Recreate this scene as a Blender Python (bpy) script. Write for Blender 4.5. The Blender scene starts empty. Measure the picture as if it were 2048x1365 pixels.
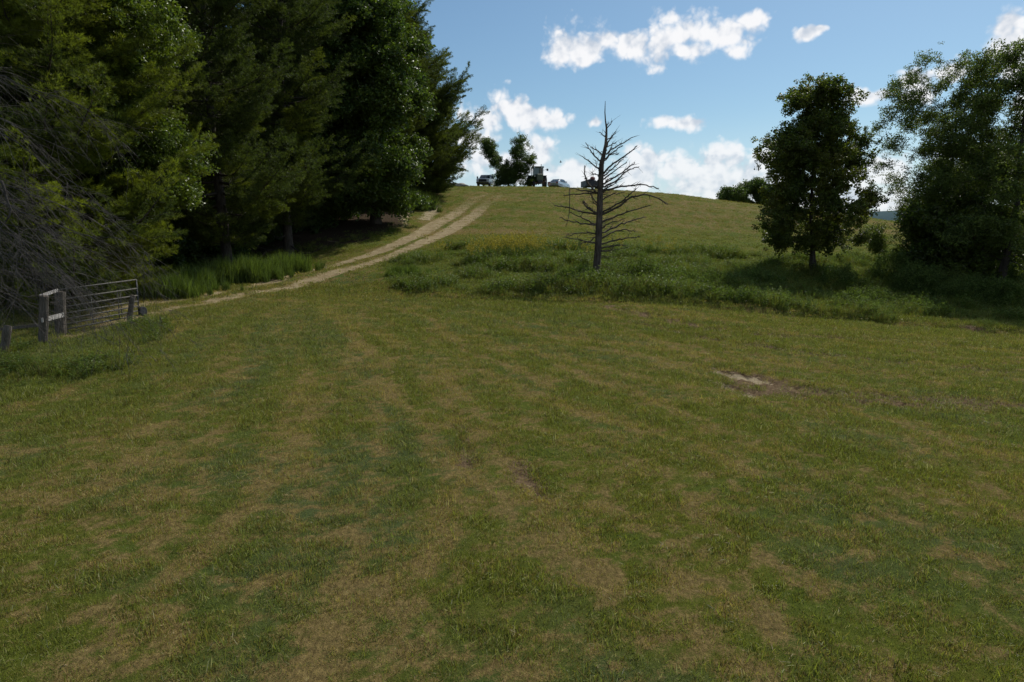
import bpy, bmesh, math, random
import numpy as np
from mathutils import Vector, Matrix
PI = math.pi
R = math.radians
random.seed(7)
rng = np.random.default_rng(11)

# ------------------------------------------------------------------ camera, sky, sun, exposure
sc = bpy.context.scene
COL = sc.collection
F, PITCH, CAMZ = 1365.3, R(9.0), 3.7
cam_d = bpy.data.cameras.new("camera"); cam = bpy.data.objects.new("camera", cam_d); COL.objects.link(cam)
cam_d.lens = 24; cam_d.sensor_width = 36; cam_d.clip_start = 0.1; cam_d.clip_end = 9000
cam.location = (0, 0, CAMZ); cam.rotation_euler = (PI/2 - PITCH, 0, 0)
sc.camera = cam
SUN_EL, SUN_AZ = R(47), R(36)          # azimuth measured from +Y towards +X
S = Vector((math.cos(SUN_EL)*math.sin(SUN_AZ), math.cos(SUN_EL)*math.cos(SUN_AZ), math.sin(SUN_EL)))
sun_d = bpy.data.lights.new("sun", 'SUN'); sun_d.energy = 3.9; sun_d.angle = R(0.5); sun_d.color = (1, 0.95, 0.86)
sun = bpy.data.objects.new("sun", sun_d); COL.objects.link(sun)
sun.rotation_euler = (-S).to_track_quat('-Z', 'Y').to_euler(); sun.location = (0, 0, 60)
sc.view_settings.view_transform = 'Standard'; sc.view_settings.look = 'None'
sc.view_settings.gamma = 1; sc.view_settings.use_curve_mapping = False
sc.view_settings.exposure = -0.17
sc.cycles.max_bounces = 6; sc.cycles.diffuse_bounces = 3; sc.cycles.glossy_bounces = 2
sc.cycles.transmission_bounces = 4; sc.cycles.transparent_max_bounces = 6
sc.cycles.sample_clamp_indirect = 4

def azel(px, py):
    u = (px-1024)/F; t = (682.5-py)/F
    v = Vector((u, math.cos(PITCH)+t*math.sin(PITCH), -math.sin(PITCH)+t*math.cos(PITCH))).normalized()
    return math.atan2(v.x, v.y), math.asin(v.z)

class NT:
    def __init__(s, tree): s.t = tree; s.n = tree.nodes; s.l = tree.links
    def new(s, kind, **kw):
        n = s.n.new(kind)
        for k, v in kw.items(): setattr(n, k, v)
        return n
    def put(s, sock, v):
        if isinstance(v, bpy.types.NodeSocket): s.l.new(v, sock)
        elif v is not None: sock.default_value = v
    def m(s, op, a, b=None, c=None, clamp=False):
        n = s.n.new('ShaderNodeMath'); n.operation = op; n.use_clamp = clamp
        s.put(n.inputs[0], a); s.put(n.inputs[1], b) if b is not None else None
        if c is not None: s.put(n.inputs[2], c)
        return n.outputs[0]
    def vm(s, op, a, b=None, out=0):
        n = s.n.new('ShaderNodeVectorMath'); n.operation = op
        s.put(n.inputs[0], a)
        if b is not None: s.put(n.inputs[1], b)
        return n.outputs[out]
    def noise(s, vec, scale, detail=4, rough=.55, dist=0, out=0):
        n = s.n.new('ShaderNodeTexNoise'); n.inputs['Scale'].default_value = scale
        n.inputs['Detail'].default_value = detail; n.inputs['Roughness'].default_value = rough
        n.inputs['Distortion'].default_value = dist
        if vec is not None: s.l.new(vec, n.inputs['Vector'])
        return n.outputs[out]
    def sm(s, v, a, b, lo=0., hi=1.):
        n = s.n.new('ShaderNodeMapRange'); n.interpolation_type = 'SMOOTHSTEP'
        s.put(n.inputs['Value'], v)
        s.put(n.inputs['From Min'], a); s.put(n.inputs['From Max'], b); s.put(n.inputs['To Min'], lo); s.put(n.inputs['To Max'], hi)
        return n.outputs[0]
    def mix(s, f, a, b):
        n = s.n.new('ShaderNodeMix'); n.data_type = 'RGBA'
        s.put(n.inputs['Factor'], f)
        for k, v in ((6, a), (7, b)):
            if isinstance(v, tuple) and len(v) == 3: v = v+(1,)
            s.put(n.inputs[k], v)
        return n.outputs[2]
    def attr(s, name, kind='GEOMETRY'):
        n = s.n.new('ShaderNodeAttribute'); n.attribute_name = name; n.attribute_type = kind
        return n.outputs['Fac']

world = bpy.data.worlds.new("World"); sc.world = world; world.use_nodes = True
W = NT(world.node_tree); W.n.clear()
sky = W.new('ShaderNodeTexSky'); sky.sky_type = 'NISHITA'; sky.sun_disc = False
sky.sun_elevation = SUN_EL; sky.sun_rotation = SUN_AZ; sky.air_density = 1.0; sky.dust_density = 0.6; sky.ozone_density = 1.6
tc = W.new('ShaderNodeTexCoord'); gen = tc.outputs['Generated']
sep = W.new('ShaderNodeSeparateXYZ'); W.l.new(gen, sep.inputs[0])
az = W.m('ARCTAN2', sep.outputs[0], sep.outputs[1]); el = W.m('ARCSINE', sep.outputs[2])
cmb = W.new('ShaderNodeCombineXYZ'); W.l.new(az, cmb.inputs[0]); W.l.new(el, cmb.inputs[1]); P = cmb.outputs[0]
# cumulus: (px, py, half width, half height) in the photograph, turned into azimuth and elevation
CL = [(1140,84,46,44),(1122,105,26,34),(1185,98,30,30),(1215,76,40,30),(1262,88,60,38),(1330,82,66,46),(1390,66,70,42),(1385,100,76,30),(1450,72,66,36),(1500,52,38,28),(1465,104,30,22),(1165,112,30,26),
      (1612,64,34,15),(1640,57,20,9),(2018,42,40,34),(2030,85,46,44),(2048,140,52,46),
      (1010,215,52,34),(1050,236,84,30),(1105,243,46,22),(960,240,60,34),(940,275,60,36),(1192,243,22,15),(1360,247,62,15),(1335,243,30,14),(1395,243,30,9),
      (1080,305,52,38),(1040,330,80,40),(960,320,60,40),(1120,345,70,30),(1170,365,110,26),
      (1300,318,42,30),(1265,350,60,42),(1355,342,70,40),(1425,318,42,32),(1475,318,44,28),(1410,360,110,44),(1510,335,60,42),(1560,370,90,50),(1680,400,120,50),
      (1730,196,34,15),(1762,190,24,12),(1842,160,40,26),(1830,195,40,22),(1900,150,40,24),(1765,345,60,36),(1790,400,70,46),(1700,372,50,34),(1950,360,120,60),(2060,210,60,50)]
def billow(v):
    vo = W.new('ShaderNodeTexVoronoi'); vo.feature = 'F1'; vo.inputs['Scale'].default_value = 26; vo.inputs['Detail'].default_value = 2
    vo.inputs['Roughness'].default_value = .55; vo.inputs['Lacunarity'].default_value = 2.3; W.l.new(W.vm('ADD', v, W.vm('MULTIPLY', W.vm('SUBTRACT', W.noise(v, 40, 1, .6, 0, 1), (.5, .5, .5)), (.018, .018, 0))), vo.inputs['Vector'])
    return W.m('ADD', W.m('MULTIPLY', W.noise(v, 19, 5, .58), .62), W.m('MULTIPLY', W.m('SUBTRACT', .92, vo.outputs['Distance']), .38))
n1 = billow(P); n2 = W.noise(P, 60, 3, .6)
voff = W.vm('ADD', P, (-0.007, -0.013, 0.0))
n1b = billow(voff)
blob = None
for (cx, cy, hw, hh) in CL:
    a0, e0 = azel(cx, cy); a1, _ = azel(cx+hw, cy); _, e1 = azel(cx, cy-hh)
    d = W.vm('MULTIPLY', W.vm('SUBTRACT', P, (a0, e0, 0.)), (1/(a1-a0), 1/(e1-e0), 0.))
    L = W.m('SUBTRACT', 1.0, W.vm('LENGTH', d, None, 1))
    blob = L if blob is None else W.m('SMOOTH_MAX', blob, L, .25)
# the same weather goes on outside the frame: scattered cumulus from noise
gn = W.noise(W.vm('MULTIPLY', P, (1.0, 2.2, 1.0)), 3.1, 2, .5)
side = W.sm(W.m('ABSOLUTE', az), .72, .95)
up = W.sm(el, .42, .6); outside = W.m('MAXIMUM', side, up)
gm = W.m('MULTIPLY', W.m('SUBTRACT', W.m('MULTIPLY', W.m('SUBTRACT', gn, .54), 5.0), .1), 1.0)
gm = W.m('ADD', gm, W.m('MULTIPLY', W.m('SUBTRACT', outside, 1.0), 6.0))
blob = W.m('MAXIMUM', blob, gm)
dens = W.m('ADD', W.m('ADD', W.m('MAXIMUM', blob, -1.5), W.m('MULTIPLY', W.m('SUBTRACT', n1, .30), 2.7)), W.m('MULTIPLY', W.m('SUBTRACT', n2, .5), .5))
alpha = W.sm(dens, -.22, .55)
low = W.sm(el, .02, .20)                 # near the horizon clouds lie in haze
alpha = W.m('MULTIPLY', alpha, W.m('ADD', W.m('MULTIPLY', low, .22), .76))
relief = W.m('SUBTRACT', n1, n1b)
shade = W.m('ADD', .85, W.m('MULTIPLY', relief, 1.15))
shade = W.m('SUBTRACT', shade, W.m('MULTIPLY', W.sm(dens, .5, 1.3), .10))
shade = W.m('MAXIMUM', W.m('MINIMUM', shade, 1.05), .5)
ccol = W.vm('SCALE', (1.0, 1.0, 1.0)); csn = ccol.node
cb = W.mix(W.sm(shade, .55, .95), (7.2, 8.0, 9.2), (12.0, 12.0, 12.2))
skyc = W.vm('MULTIPLY', sky.outputs[0], (0.86, 1.06, 1.12))
hz = W.sm(el, 0.0, .17, .62, 0.0)
skyc = W.mix(hz, skyc, (8.4, 9.7, 11.4))
final = W.mix(alpha, skyc, cb)
bg = W.new('ShaderNodeBackground'); bg.inputs['Strength'].default_value = 0.09
W.l.new(final, bg.inputs['Color'])
wo = W.new('ShaderNodeOutputWorld'); W.l.new(bg.outputs[0], wo.inputs[0])
W.n.remove(csn)

# ------------------------------------------------------------------ numpy noise, terrain
PT = np.random.default_rng(3).random((256, 256))
def vn(x, y):
    xi = np.floor(x).astype(int); yi = np.floor(y).astype(int); fx = x-xi; fy = y-yi
    fx = fx*fx*(3-2*fx); fy = fy*fy*(3-2*fy)
    g = lambda a, b: PT[a & 255, b & 255]
    return (g(xi, yi)*(1-fx)+g(xi+1, yi)*fx)*(1-fy)+(g(xi, yi+1)*(1-fx)+g(xi+1, yi+1)*fx)*fy
def fbm(x, y, o=4, off=0.):
    s = 0; a = 1; t = 0
    for i in range(o):
        s = s+a*vn(x+off+17.3*i, y-off+9.1*i); t += a; a *= .5; x = x*2.03; y = y*2.03
    return s/t
def ss(x, a, b):
    t = np.clip((x-a)/(b-a), 0, 1); return t*t*(3-2*t)

def ray(px, py):
    u = (px-1024)/F; t = (682.5-py)/F
    return u, math.cos(PITCH)+t*math.sin(PITCH), -math.sin(PITCH)+t*math.cos(PITCH)
def PX(px, py, d):
    a, b, c = ray(px, py); s = d/b
    return np.array((a*s, d, CAMZ+c*s))
CP = [PX(*q) for q in [
    (85,687,18.8),(10,705,17.4),(280,640,23),(150,655,22),(0,860,11.8),(285,612,27),(450,585,31),(600,548,38),(640,585,33),
    (750,500,50),(850,462,60),(905,430,72),(980,385,92),(980,373.5,100),(850,374,92),(1100,374,101),(1190,378,101),(1350,389,99),(1480,406,97),(1770,441,90),(1650,425,94),
    (1000,592,31),(1195,552,36),(1020,505,45),(1100,455,62),(1300,470,62),(1300,430,77),(1100,415,78),(1500,490,60),(1700,485,68),(1500,430,80),
    (1630,540,45),(1650,635,30),(2048,672,27),(1900,600,40),(2048,610,40),(1400,612,30),(1400,540,44),
    (755,442,62),(780,400,78),(830,410,76),(500,560,42),(300,590,36),(650,520,48),(400,560,45)]]
CP += [np.array(q, float) for q in [
    (0,5,0),(-8,5,0.1),(8,5,0),(0,10,0),(-6,10,.15),(8,10,-.05),(0,16,.12),(10,16,-.05),(16,18,-.05),(0,22,.3),(10,22,.0),(20,22,.0),(30,22,0),
    (0,-12,0),(-20,-8,.2),(20,-8,0),(-25,10,.8),(30,5,0),(-30,30,1.6),(-45,60,4),(-35,80,6.5),(-60,20,2),
    (0,116,10.45),(20,116,9.5),(-20,116,9.9),(40,118,7.6),(60,105,3.6),(0,150,9.6),(40,150,7.2),(-50,120,8),(80,150,2),(80,80,1.2),(70,40,-.3),(90,20,-.5),(60,5,-.2)]]
CP = np.array(CP)
def tps(r2): return np.where(r2 > 1e-9, .5*r2*np.log(np.maximum(r2, 1e-9)), 0)
_n = len(CP); _K = tps(((CP[:, None, :2]-CP[None, :, :2])/30)**2 @ np.ones(2)) + np.eye(_n)*.0012
_Pm = np.c_[np.ones(_n), CP[:, :2]/30]
_A = np.block([[_K, _Pm], [_Pm.T, np.zeros((3, 3))]])
_w = np.linalg.solve(_A, np.r_[CP[:, 2], np.zeros(3)])
def height(x, y):
    x = np.atleast_1d(np.asarray(x, float)); y = np.atleast_1d(np.asarray(y, float))
    xc = np.clip(x, -90, 110); yc = np.clip(y, -25, 165)
    out = np.empty(x.shape)
    for i in range(0, x.size, 40000):
        a = xc.ravel()[i:i+40000]; b = yc.ravel()[i:i+40000]
        r2 = ((a[:, None]-CP[None, :, 0])/30)**2+((b[:, None]-CP[None, :, 1])/30)**2
        out.ravel()[i:i+40000] = tps(r2) @ _w[:_n] + _w[_n]+_w[_n+1]*a/30+_w[_n+2]*b/30
    dist = np.hypot(x-xc, y-yc)
    out = out*np.exp(-dist/200) - 6*(1-np.exp(-dist/300))
    out += (fbm(x*.5, y*.5, 3, 5.)-.5)*.10*ss(y, 4, 12) + (fbm(x*2.2, y*2.2, 3, 9.)-.5)*.05
    return out
BANKLINE = None
_h0 = height
def height(x, y):
    z = _h0(x, y)
    if BANKLINE is None: return z
    x = np.atleast_1d(np.asarray(x, float)); y = np.atleast_1d(np.asarray(y, float))
    m = (y > 24) & (y < 46) & (x > -12) & (x < 34)
    if m.any():
        xm, ym = x[m], y[m]; d = dist_poly(xm, ym, BANKLINE); sgn = np.where(inside(xm, ym, WEED), 1., -1.)
        w = (fbm(xm*.8, ym*.8, 3, 12.)-.5)*.9; sd = sgn*d+w
        z = z.copy(); z[m] += .18*ss(sd, -.15, .55)*(1-ss(sd, 2.0, 6))*(.35+.65*ss(xm, 2, 9))-.10*ss(sd, -1.2, -.3)*(1-ss(sd, -.3, .1))
    return z
def H(x, y): return float(height(x, y)[0])
def hit(px, py):
    """where the sight line of a photograph pixel meets the ground"""
    a, b, c = ray(px, py); ys = np.geomspace(3, 160, 900); s = ys/b
    z = CAMZ+c*s-height(a*s, ys); k = np.argmax(z < 0)
    if not (z < 0).any(): k = len(ys)-1
    return np.array((a*s[k], ys[k]))

def dist_poly(x, y, pts, widths=None):
    best = np.full(x.shape, 1e9)
    for (a, b) in zip(pts[:-1], pts[1:]):
        ab = b-a; L = max(ab@ab, 1e-9)
        t = np.clip(((x-a[0])*ab[0]+(y-a[1])*ab[1])/L, 0, 1)
        best = np.minimum(best, np.hypot(x-a[0]-t*ab[0], y-a[1]-t*ab[1]))
    return best
def inside(x, y, poly):
    c = np.zeros(x.shape, bool); n = len(poly)
    for i in range(n):
        x0, y0 = poly[i]; x1, y1 = poly[(i+1) % n]
        if y0 == y1: continue
        c ^= ((y0 > y) != (y1 > y)) & (x < (x1-x0)*(y-y0)/(y1-y0)+x0)
    return c
def smooth_line(pts, n=6):
    pts = np.array(pts); out = []
    for i in range(len(pts)-1):
        p0 = pts[max(i-1, 0)]; p1 = pts[i]; p2 = pts[i+1]; p3 = pts[min(i+2, len(pts)-1)]
        for k in range(n):
            t = k/n; out.append(.5*((2*p1)+(-p0+p2)*t+(2*p0-5*p1+4*p2-p3)*t*t+(-p0+3*p1-3*p2+p3)*t**3))
    out.append(pts[-1]); return np.array(out)
HL = lambda L: smooth_line([hit(*q) for q in L], 4)
RUTS = [HL([(60,652),(170,636),(285,609),(400,591),(520,569),(640,537),(760,503),(830,472),(880,444),(930,412),(975,388)]),
        HL([(150,668),(285,631),(380,612),(500,586),(640,555),(760,521),(850,484),(915,452),(960,420),(1000,392)])]
STREAKS = [(HL(l), w, s) for l, w, s in [
    ([(800,620),(870,645),(905,682),(985,722),(1060,750),(1105,777)], .30, 1.0), ([(770,760),(840,860),(900,930),(905,1010),(860,1100),(830,1150)], .42, .9),
    ([(880,800),(960,900),(1010,990),(1060,1045),(1100,1120)], .55, .75), ([(1180,830),(1290,870),(1440,915)], .22, .8), ([(1370,1165),(1440,1190),(1520,1240),(1600,1300),(1720,1365)], .28, .9),
    ([(690,640),(735,720),(760,800),(750,920)], .4, .6), ([(600,1345),(690,1290),(730,1180)], .35, .7), ([(1050,690),(1200,770),(1300,800),(1420,870)], .25, .75),
    ([(0,1005),(160,985),(300,930),(430,860)], .4, .65), ([(0,900),(150,890),(340,850)], .45, .8), ([(600,640),(620,760),(560,900),(430,1100)], .4, .35), ([(1640,1080),(1850,1110),(2048,1180)], .3, .5),
    ([(1450,930),(1600,1000),(1780,1060),(2048,1150)], .25, .5), ([(540,600),(640,610),(700,640)], .7, .6), ([(740,575),(870,588)], .35, .7), ([(870,470),(960,462),(1050,466)], 1.6, .7),
    ([(250,1290),(420,1310)], .3, .6), ([(1080,620),(1250,640),(1500,700)], .5, .45), ([(960,400),(1040,400)], 2.0, .4), ([(1190,620),(1350,700),(1600,790),(1900,880),(2048,930)], .22, .6), ([(1000,640),(1150,720),(1350,820),(1600,930),(1900,1090)], .2, .6),
    ([(930,640),(1050,740),(1200,860),(1400,1010),(1640,1200)], .2, .65), ([(850,680),(930,800),(1050,960),(1200,1150),(1330,1330)], .2, .6), ([(720,640),(650,800),(520,980),(300,1200)], .22, .55), ([(780,640),(780,800),(730,1000),(640,1250)], .2, .5),
    ([(1300,610),(1500,650),(1800,700),(2048,730)], .25, .6), ([(1250,660),(1500,740),(1750,830),(2048,900)], .2, .5), ([(560,660),(440,800),(230,940),(0,1060)], .22, .5)]]
MUDS = [(HL(l), w) for l, w in [
    ([(1215,612),(1330,640),(1500,668),(1750,680),(2048,700)], .6), ([(1280,648),(1500,690),(1700,715),(2048,745)], .35), ([(1450,745),(1560,772),(1640,785),(1800,795),(2100,815)], .8),
    ([(1470,775),(1540,788),(1700,800),(1900,812)], .55), ([(900,820),(925,870),(935,930)], .16), ([(1880,640),(2100,690)], .35), ([(855,660),(905,688),(950,706)], .12), ([(1040,930),(1075,990)], .2)]]
WASH = [HL([(1430,738),(1475,748),(1530,758)]), HL([(1435,765),(1470,778),(1510,792)])]
BANK = [HL([(868,412),(850,440)]), HL([(812,420),(800,452)])]
WEED = np.array([hit(*q) for q in [(745,562),(760,530),(850,505),(960,494),(1100,488),(1250,500),(1450,505),(1560,520),(1700,515),(1850,530),(2250,570),(2300,730),
    (2048,668),(1880,655),(1700,640),(1550,626),(1400,612),(1230,600),(1100,602),(950,594),(840,590)]])
BANKLINE = WEED[12:]
GATEW = np.array([hit(*q) for q in [(-160,720),(60,672),(200,650),(330,640),(345,668),(310,708),(240,745),(130,775),(60,800),(-200,860)]])
VERGE = np.array([hit(*q) for q in [(-100,640),(285,598),(430,575),(640,525),(800,466),(858,425),(900,380),(840,376),(780,420),(760,445),(600,490),(400,540),(100,590),(-100,600)]])
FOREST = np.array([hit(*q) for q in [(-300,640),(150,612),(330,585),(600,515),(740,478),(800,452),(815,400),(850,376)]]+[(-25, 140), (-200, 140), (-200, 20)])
TREESHADE = [(20, 44.), (27, 42.), (31, 38.)]
G0 = np.array((-10., 33.))

def poly_soft(x, y, poly, w):
    d = dist_poly(x, y, np.vstack([poly, poly[:1]])); s = np.where(inside(x, y, poly), d, -d)
    return ss(s + (fbm(x*.9, y*.9, 3, 31.)-.5)*w*2, -w*.3, w*.5)
def field(x, y):
    x = np.asarray(x, float); y = np.asarray(y, float)
    dx = x-G0[0]; dy = y-G0[1]; r = np.hypot(dx, dy); th = np.arctan2(dy, dx)
    wob = (fbm(x*.12, y*.12, 2, 3.)-.5)*.9
    s1 = fbm((th*10+wob*3), r*.09, 3, 1.); s2 = fbm(th*34+wob*5, r*.15, 3, 7.); s3 = fbm(th*85+wob*9, r*.28, 3, 17.); s4 = fbm(th*20+wob*4+9, r*.12, 3, 29.)
    pat = fbm(x*.6, y*.6, 4, 13.); pat2 = fbm(x*.16, y*.16, 3, 23.); fine = fbm(x*2.8, y*2.8, 3, 41.)
    near = 1-ss(y, 30, 46); mic = fbm(x*10, y*10, 3, 63.)
    amp = .48+.40*ss(y, 8, 17)
    dry = .31+near*amp*((s1-.5)*.3+(s2-.5)*.95+(s3-.5)*1.45)+(pat-.5)*.15+(pat2-.5)*.2+(fine-.5)*1.0+(mic-.5)*2.1*near
    dry += .13*ss(y, 62, 74)*ss(x, -2, 14)          # hay stubble on the upper hill
    rows = fbm(x*.02+3, (y+.12*x)*.55, 3, 5.)
    dry += (rows-.5)*.7*ss(y, 46, 60)
    brk = .35+1.1*fbm(x*1.1, y*1.1, 3, 57.)
    edge = (fbm(x*1.7, y*1.7, 3, 71.)-.5)
    for L, w, s in STREAKS:
        d = dist_poly(x, y, L)+edge*w*1.6
        dry = dry+s*.62*(1-ss(d, w*.3, w*1.1))*np.clip(brk, 0, 1)
    bare = np.zeros(x.shape)
    for L, w in MUDS:
        d = dist_poly(x, y, L)+edge*w*1.6
        bare = np.maximum(bare, (1-ss(d, w*.25, w*1.2))*np.clip(brk*1.2-.05, 0, 1))
    mud = (1-ss(dist_poly(x, y, MUDS[2][0][:8])+edge*.5, .3, .9)); bare = np.maximum(bare, mud*.9)
    wash = np.zeros(x.shape)
    for L in WASH: wash = np.maximum(wash, 1-ss(dist_poly(x, y, L)+edge*.35, .08, .3))
    track = np.zeros(x.shape)
    for L in RUTS:
        wv = .40+.08*edge+.003*y
        track = np.maximum(track, (1-ss(dist_poly(x, y, L)+edge*.22, wv*.7, wv*1.7)))
    track = track*(1-.72*ss(y, 60, 84))
    mid = 1-ss(np.minimum(dist_poly(x, y, RUTS[0]), dist_poly(x, y, RUTS[1])), .8, 1.8)
    dry = dry+mid*.12
    for L in BANK: wash = np.maximum(wash, .8*(1-ss(dist_poly(x, y, L)+edge*.8, .3, 1.0)))
    weed = np.maximum(poly_soft(x, y, WEED, .7), poly_soft(x, y, GATEW, .35))
    verge = poly_soft(x, y, VERGE, .5)
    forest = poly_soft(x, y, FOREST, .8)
    lush = np.clip((.55*s4+.45*fbm(x*.5, y*.5, 3, 91.)-.45)*5, 0, 1)*near*(1-ss(x, 3, 12)*.4)+.12*near
    band = ss(y, 44, 50)*(1-ss(y, 62, 70))*ss(x, 2, 8)   # greener unmown strip below the stubble
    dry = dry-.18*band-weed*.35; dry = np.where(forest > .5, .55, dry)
    return dict(dry=np.where(weed+forest > .3, np.clip(dry, 0, 1), np.clip(dry, .07, .80)), bare=np.clip(bare, 0, 1), track=np.clip(track, 0, 1), wash=np.clip(wash, 0, 1),
                weed=np.clip(weed*(1-track), 0, 1), verge=np.clip(verge*(1-track*1.4), 0, 1), forest=forest, lush=np.clip(lush, 0, 1))

# ------------------------------------------------------------------ object helpers
def tag(o, label=None, cat=None, group=None, kind=None):
    if label: o['label'] = label
    if cat: o['category'] = cat
    if group: o['group'] = group
    if kind: o['kind'] = kind
    return o
def empty(name, loc=(0, 0, 0), rz=0):
    o = bpy.data.objects.new(name, None); o.location = loc; o.rotation_euler = (0, 0, rz); o.empty_display_size = .3; COL.objects.link(o); return o
def link(name, me, mat=None, parent=None, loc=None, linked=True):
    o = bpy.data.objects.new(name, me)
    if mat and not me.materials: me.materials.append(mat)
    if linked: COL.objects.link(o)
    if parent: o.parent = parent
    if loc is not None: o.location = loc
    return o
def mesh_np(name, V, Fc, smooth=False):
    me = bpy.data.meshes.new(name); V = np.asarray(V, np.float32); Fc = np.asarray(Fc, np.int32)
    me.vertices.add(len(V)); me.vertices.foreach_set('co', V.ravel())
    if len(Fc):
        k = Fc.shape[1]; me.loops.add(Fc.size); me.loops.foreach_set('vertex_index', Fc.ravel())
        me.polygons.add(len(Fc)); me.polygons.foreach_set('loop_start', np.arange(0, Fc.size, k, dtype=np.int32))
        me.polygons.foreach_set('use_smooth', np.full(len(Fc), smooth))
    me.update(calc_edges=True); return me
def add_attr(me, name, arr, typ='FLOAT', dom='POINT'):
    a = me.attributes.new(name, typ, dom)
    key = 'vector' if typ == 'FLOAT_VECTOR' else 'value'
    a.data.foreach_set(key, np.asarray(arr, np.int32 if typ == 'INT' else np.float32).ravel())
def copy_tree(o, parent=None):
    c = o.copy(); COL.objects.link(c)
    if parent: c.parent = parent
    for ch in o.children: copy_tree(ch, c)
    return c

# ------------------------------------------------------------------ materials
def mat_new(name):
    m = bpy.data.materials.new(name); m.use_nodes = True; t = NT(m.node_tree); t.n.clear(); return m, t
def finish(t, shader):
    o = t.new('ShaderNodeOutputMaterial'); t.l.new(shader, o.inputs[0])
def princ(t, col, rough=.6, metal=0, spec=.5, normal=None, trans=0, coat=0):
    p = t.new('ShaderNodeBsdfPrincipled')
    t.put(p.inputs['Base Color'], col if not (isinstance(col, tuple) and len(col) == 3) else col+(1,)); t.put(p.inputs['Roughness'], rough)
    p.inputs['Metallic'].default_value = metal; p.inputs['Specular IOR Level'].default_value = spec
    p.inputs['Transmission Weight'].default_value = trans; p.inputs['Coat Weight'].default_value = coat
    if normal: t.l.new(normal, p.inputs['Normal'])
    return p.outputs[0]
def bump(t, h, strength=.5, dist=.05):
    b = t.new('ShaderNodeBump'); b.inputs['Strength'].default_value = strength; b.inputs['Distance'].default_value = dist
    t.l.new(h, b.inputs['Height']); return b.outputs[0]
def leafy(name, cols, dead, trans=.35, spec=.35, rough=.45, tcol=None):
    """thin leaf: diffuse + translucent + a little gloss; colour varies per leaf and per spray"""
    m, t = mat_new(name)
    bv = t.attr('bv'); tint = t.attr('tint', 'INSTANCER'); dry = t.attr('dry', 'INSTANCER')
    c = t.mix(tint, cols[0], cols[1])
    c = t.mix(t.m('MULTIPLY', bv, .55), c, cols[2])
    f = t.m('MULTIPLY_ADD', t.m('SUBTRACT', dry, bv), 5.0, .5, clamp=True)
    c = t.mix(f, c, dead)
    if name == 'grass_blades': c = t.mix(t.m('LESS_THAN', bv, -.1), c, (.62,.55,.32))
    c = t.vm('SCALE', c); c.node.inputs['Scale'].default_value = 1; t.l.new(t.m('MULTIPLY_ADD', t.m('ABSOLUTE', bv), {'grass_blades': 1.5, 'pine_needles': .95}.get(name, 1.05), {'grass_blades': .36, 'pine_needles': .42}.get(name, .5)), c.node.inputs['Scale'])
    d = princ(t, c, rough, 0, spec)
    tr = t.new('ShaderNodeBsdfTranslucent')
    tcx = t.vm('MULTIPLY', c, tcol or (1.15, 1.25, .55)); t.l.new(tcx, tr.inputs[0])
    mx = t.new('ShaderNodeMixShader'); mx.inputs[0].default_value = trans
    t.l.new(d, mx.inputs[1]); t.l.new(tr.outputs[0], mx.inputs[2]); finish(t, mx.outputs[0]); return m
M = {}
M['grass'] = leafy('grass_blades', [(.118,.130,.013), (.100,.130,.040), (.21,.215,.055)], (.34,.255,.09), .36, .26, .5)
M['weed'] = leafy('weed_leaves', [(.075,.125,.022), (.130,.170,.028), (.14,.18,.06)], (.20,.16,.07), .42, .22, .5)
M['maple'] = leafy('maple_leaves', [(.070,.100,.018), (.18,.165,.016), (.10,.14,.025)], (.16,.09,.02), .48, .45, .42)
M['oak'] = leafy('oak_leaves', [(.050,.090,.020), (.15,.19,.022), (.08,.12,.026)], (.10,.08,.02), .42, .42, .4)
M['locust'] = leafy('locust_leaves', [(.095,.135,.030), (.13,.165,.028), (.13,.17,.045)], (.15,.11,.03), .48, .4, .45)
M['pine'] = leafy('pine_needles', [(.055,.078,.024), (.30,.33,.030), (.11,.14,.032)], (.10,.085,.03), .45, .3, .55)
M['flower'] = leafy('goldenrod_flowers', [(.42,.32,.04), (.34,.27,.035), (.48,.38,.06)], (.3,.24,.05), .2, .2, .7)

def bark(name, a, b, sc_=(14, 14, 2.5)):
    m, t = mat_new(name); g = t.new('ShaderNodeTexCoord').outputs['Object']
    v = t.vm('MULTIPLY', g, sc_); n = t.noise(v, 1.0, 6, .65); n2 = t.noise(g, 1.3, 3)
    c = t.mix(t.sm(n, .3, .7), a, b); c = t.mix(t.sm(n2, .45, .75, 0, .6), c, tuple(k*1.5 for k in b))
    finish(t, princ(t, c, .9, 0, .2, bump(t, n, .8, .03))); return m
M['bark'] = bark('bark_dark', (.032,.026,.021), (.085,.07,.058))
M['deadbark'] = bark('bark_dead_spruce', (.033,.027,.022), (.12,.096,.077))
M['greybark'] = bark('bark_bare_grey', (.028,.024,.021), (.10,.09,.08), (9, 9, 9))
M['postwood'] = bark('weathered_post', (.07,.058,.045), (.17,.145,.12), (30, 30, 3))
M['board'] = bark('pale_board', (.28,.26,.24), (.42,.40,.38), (2, 9, 9))

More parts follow.
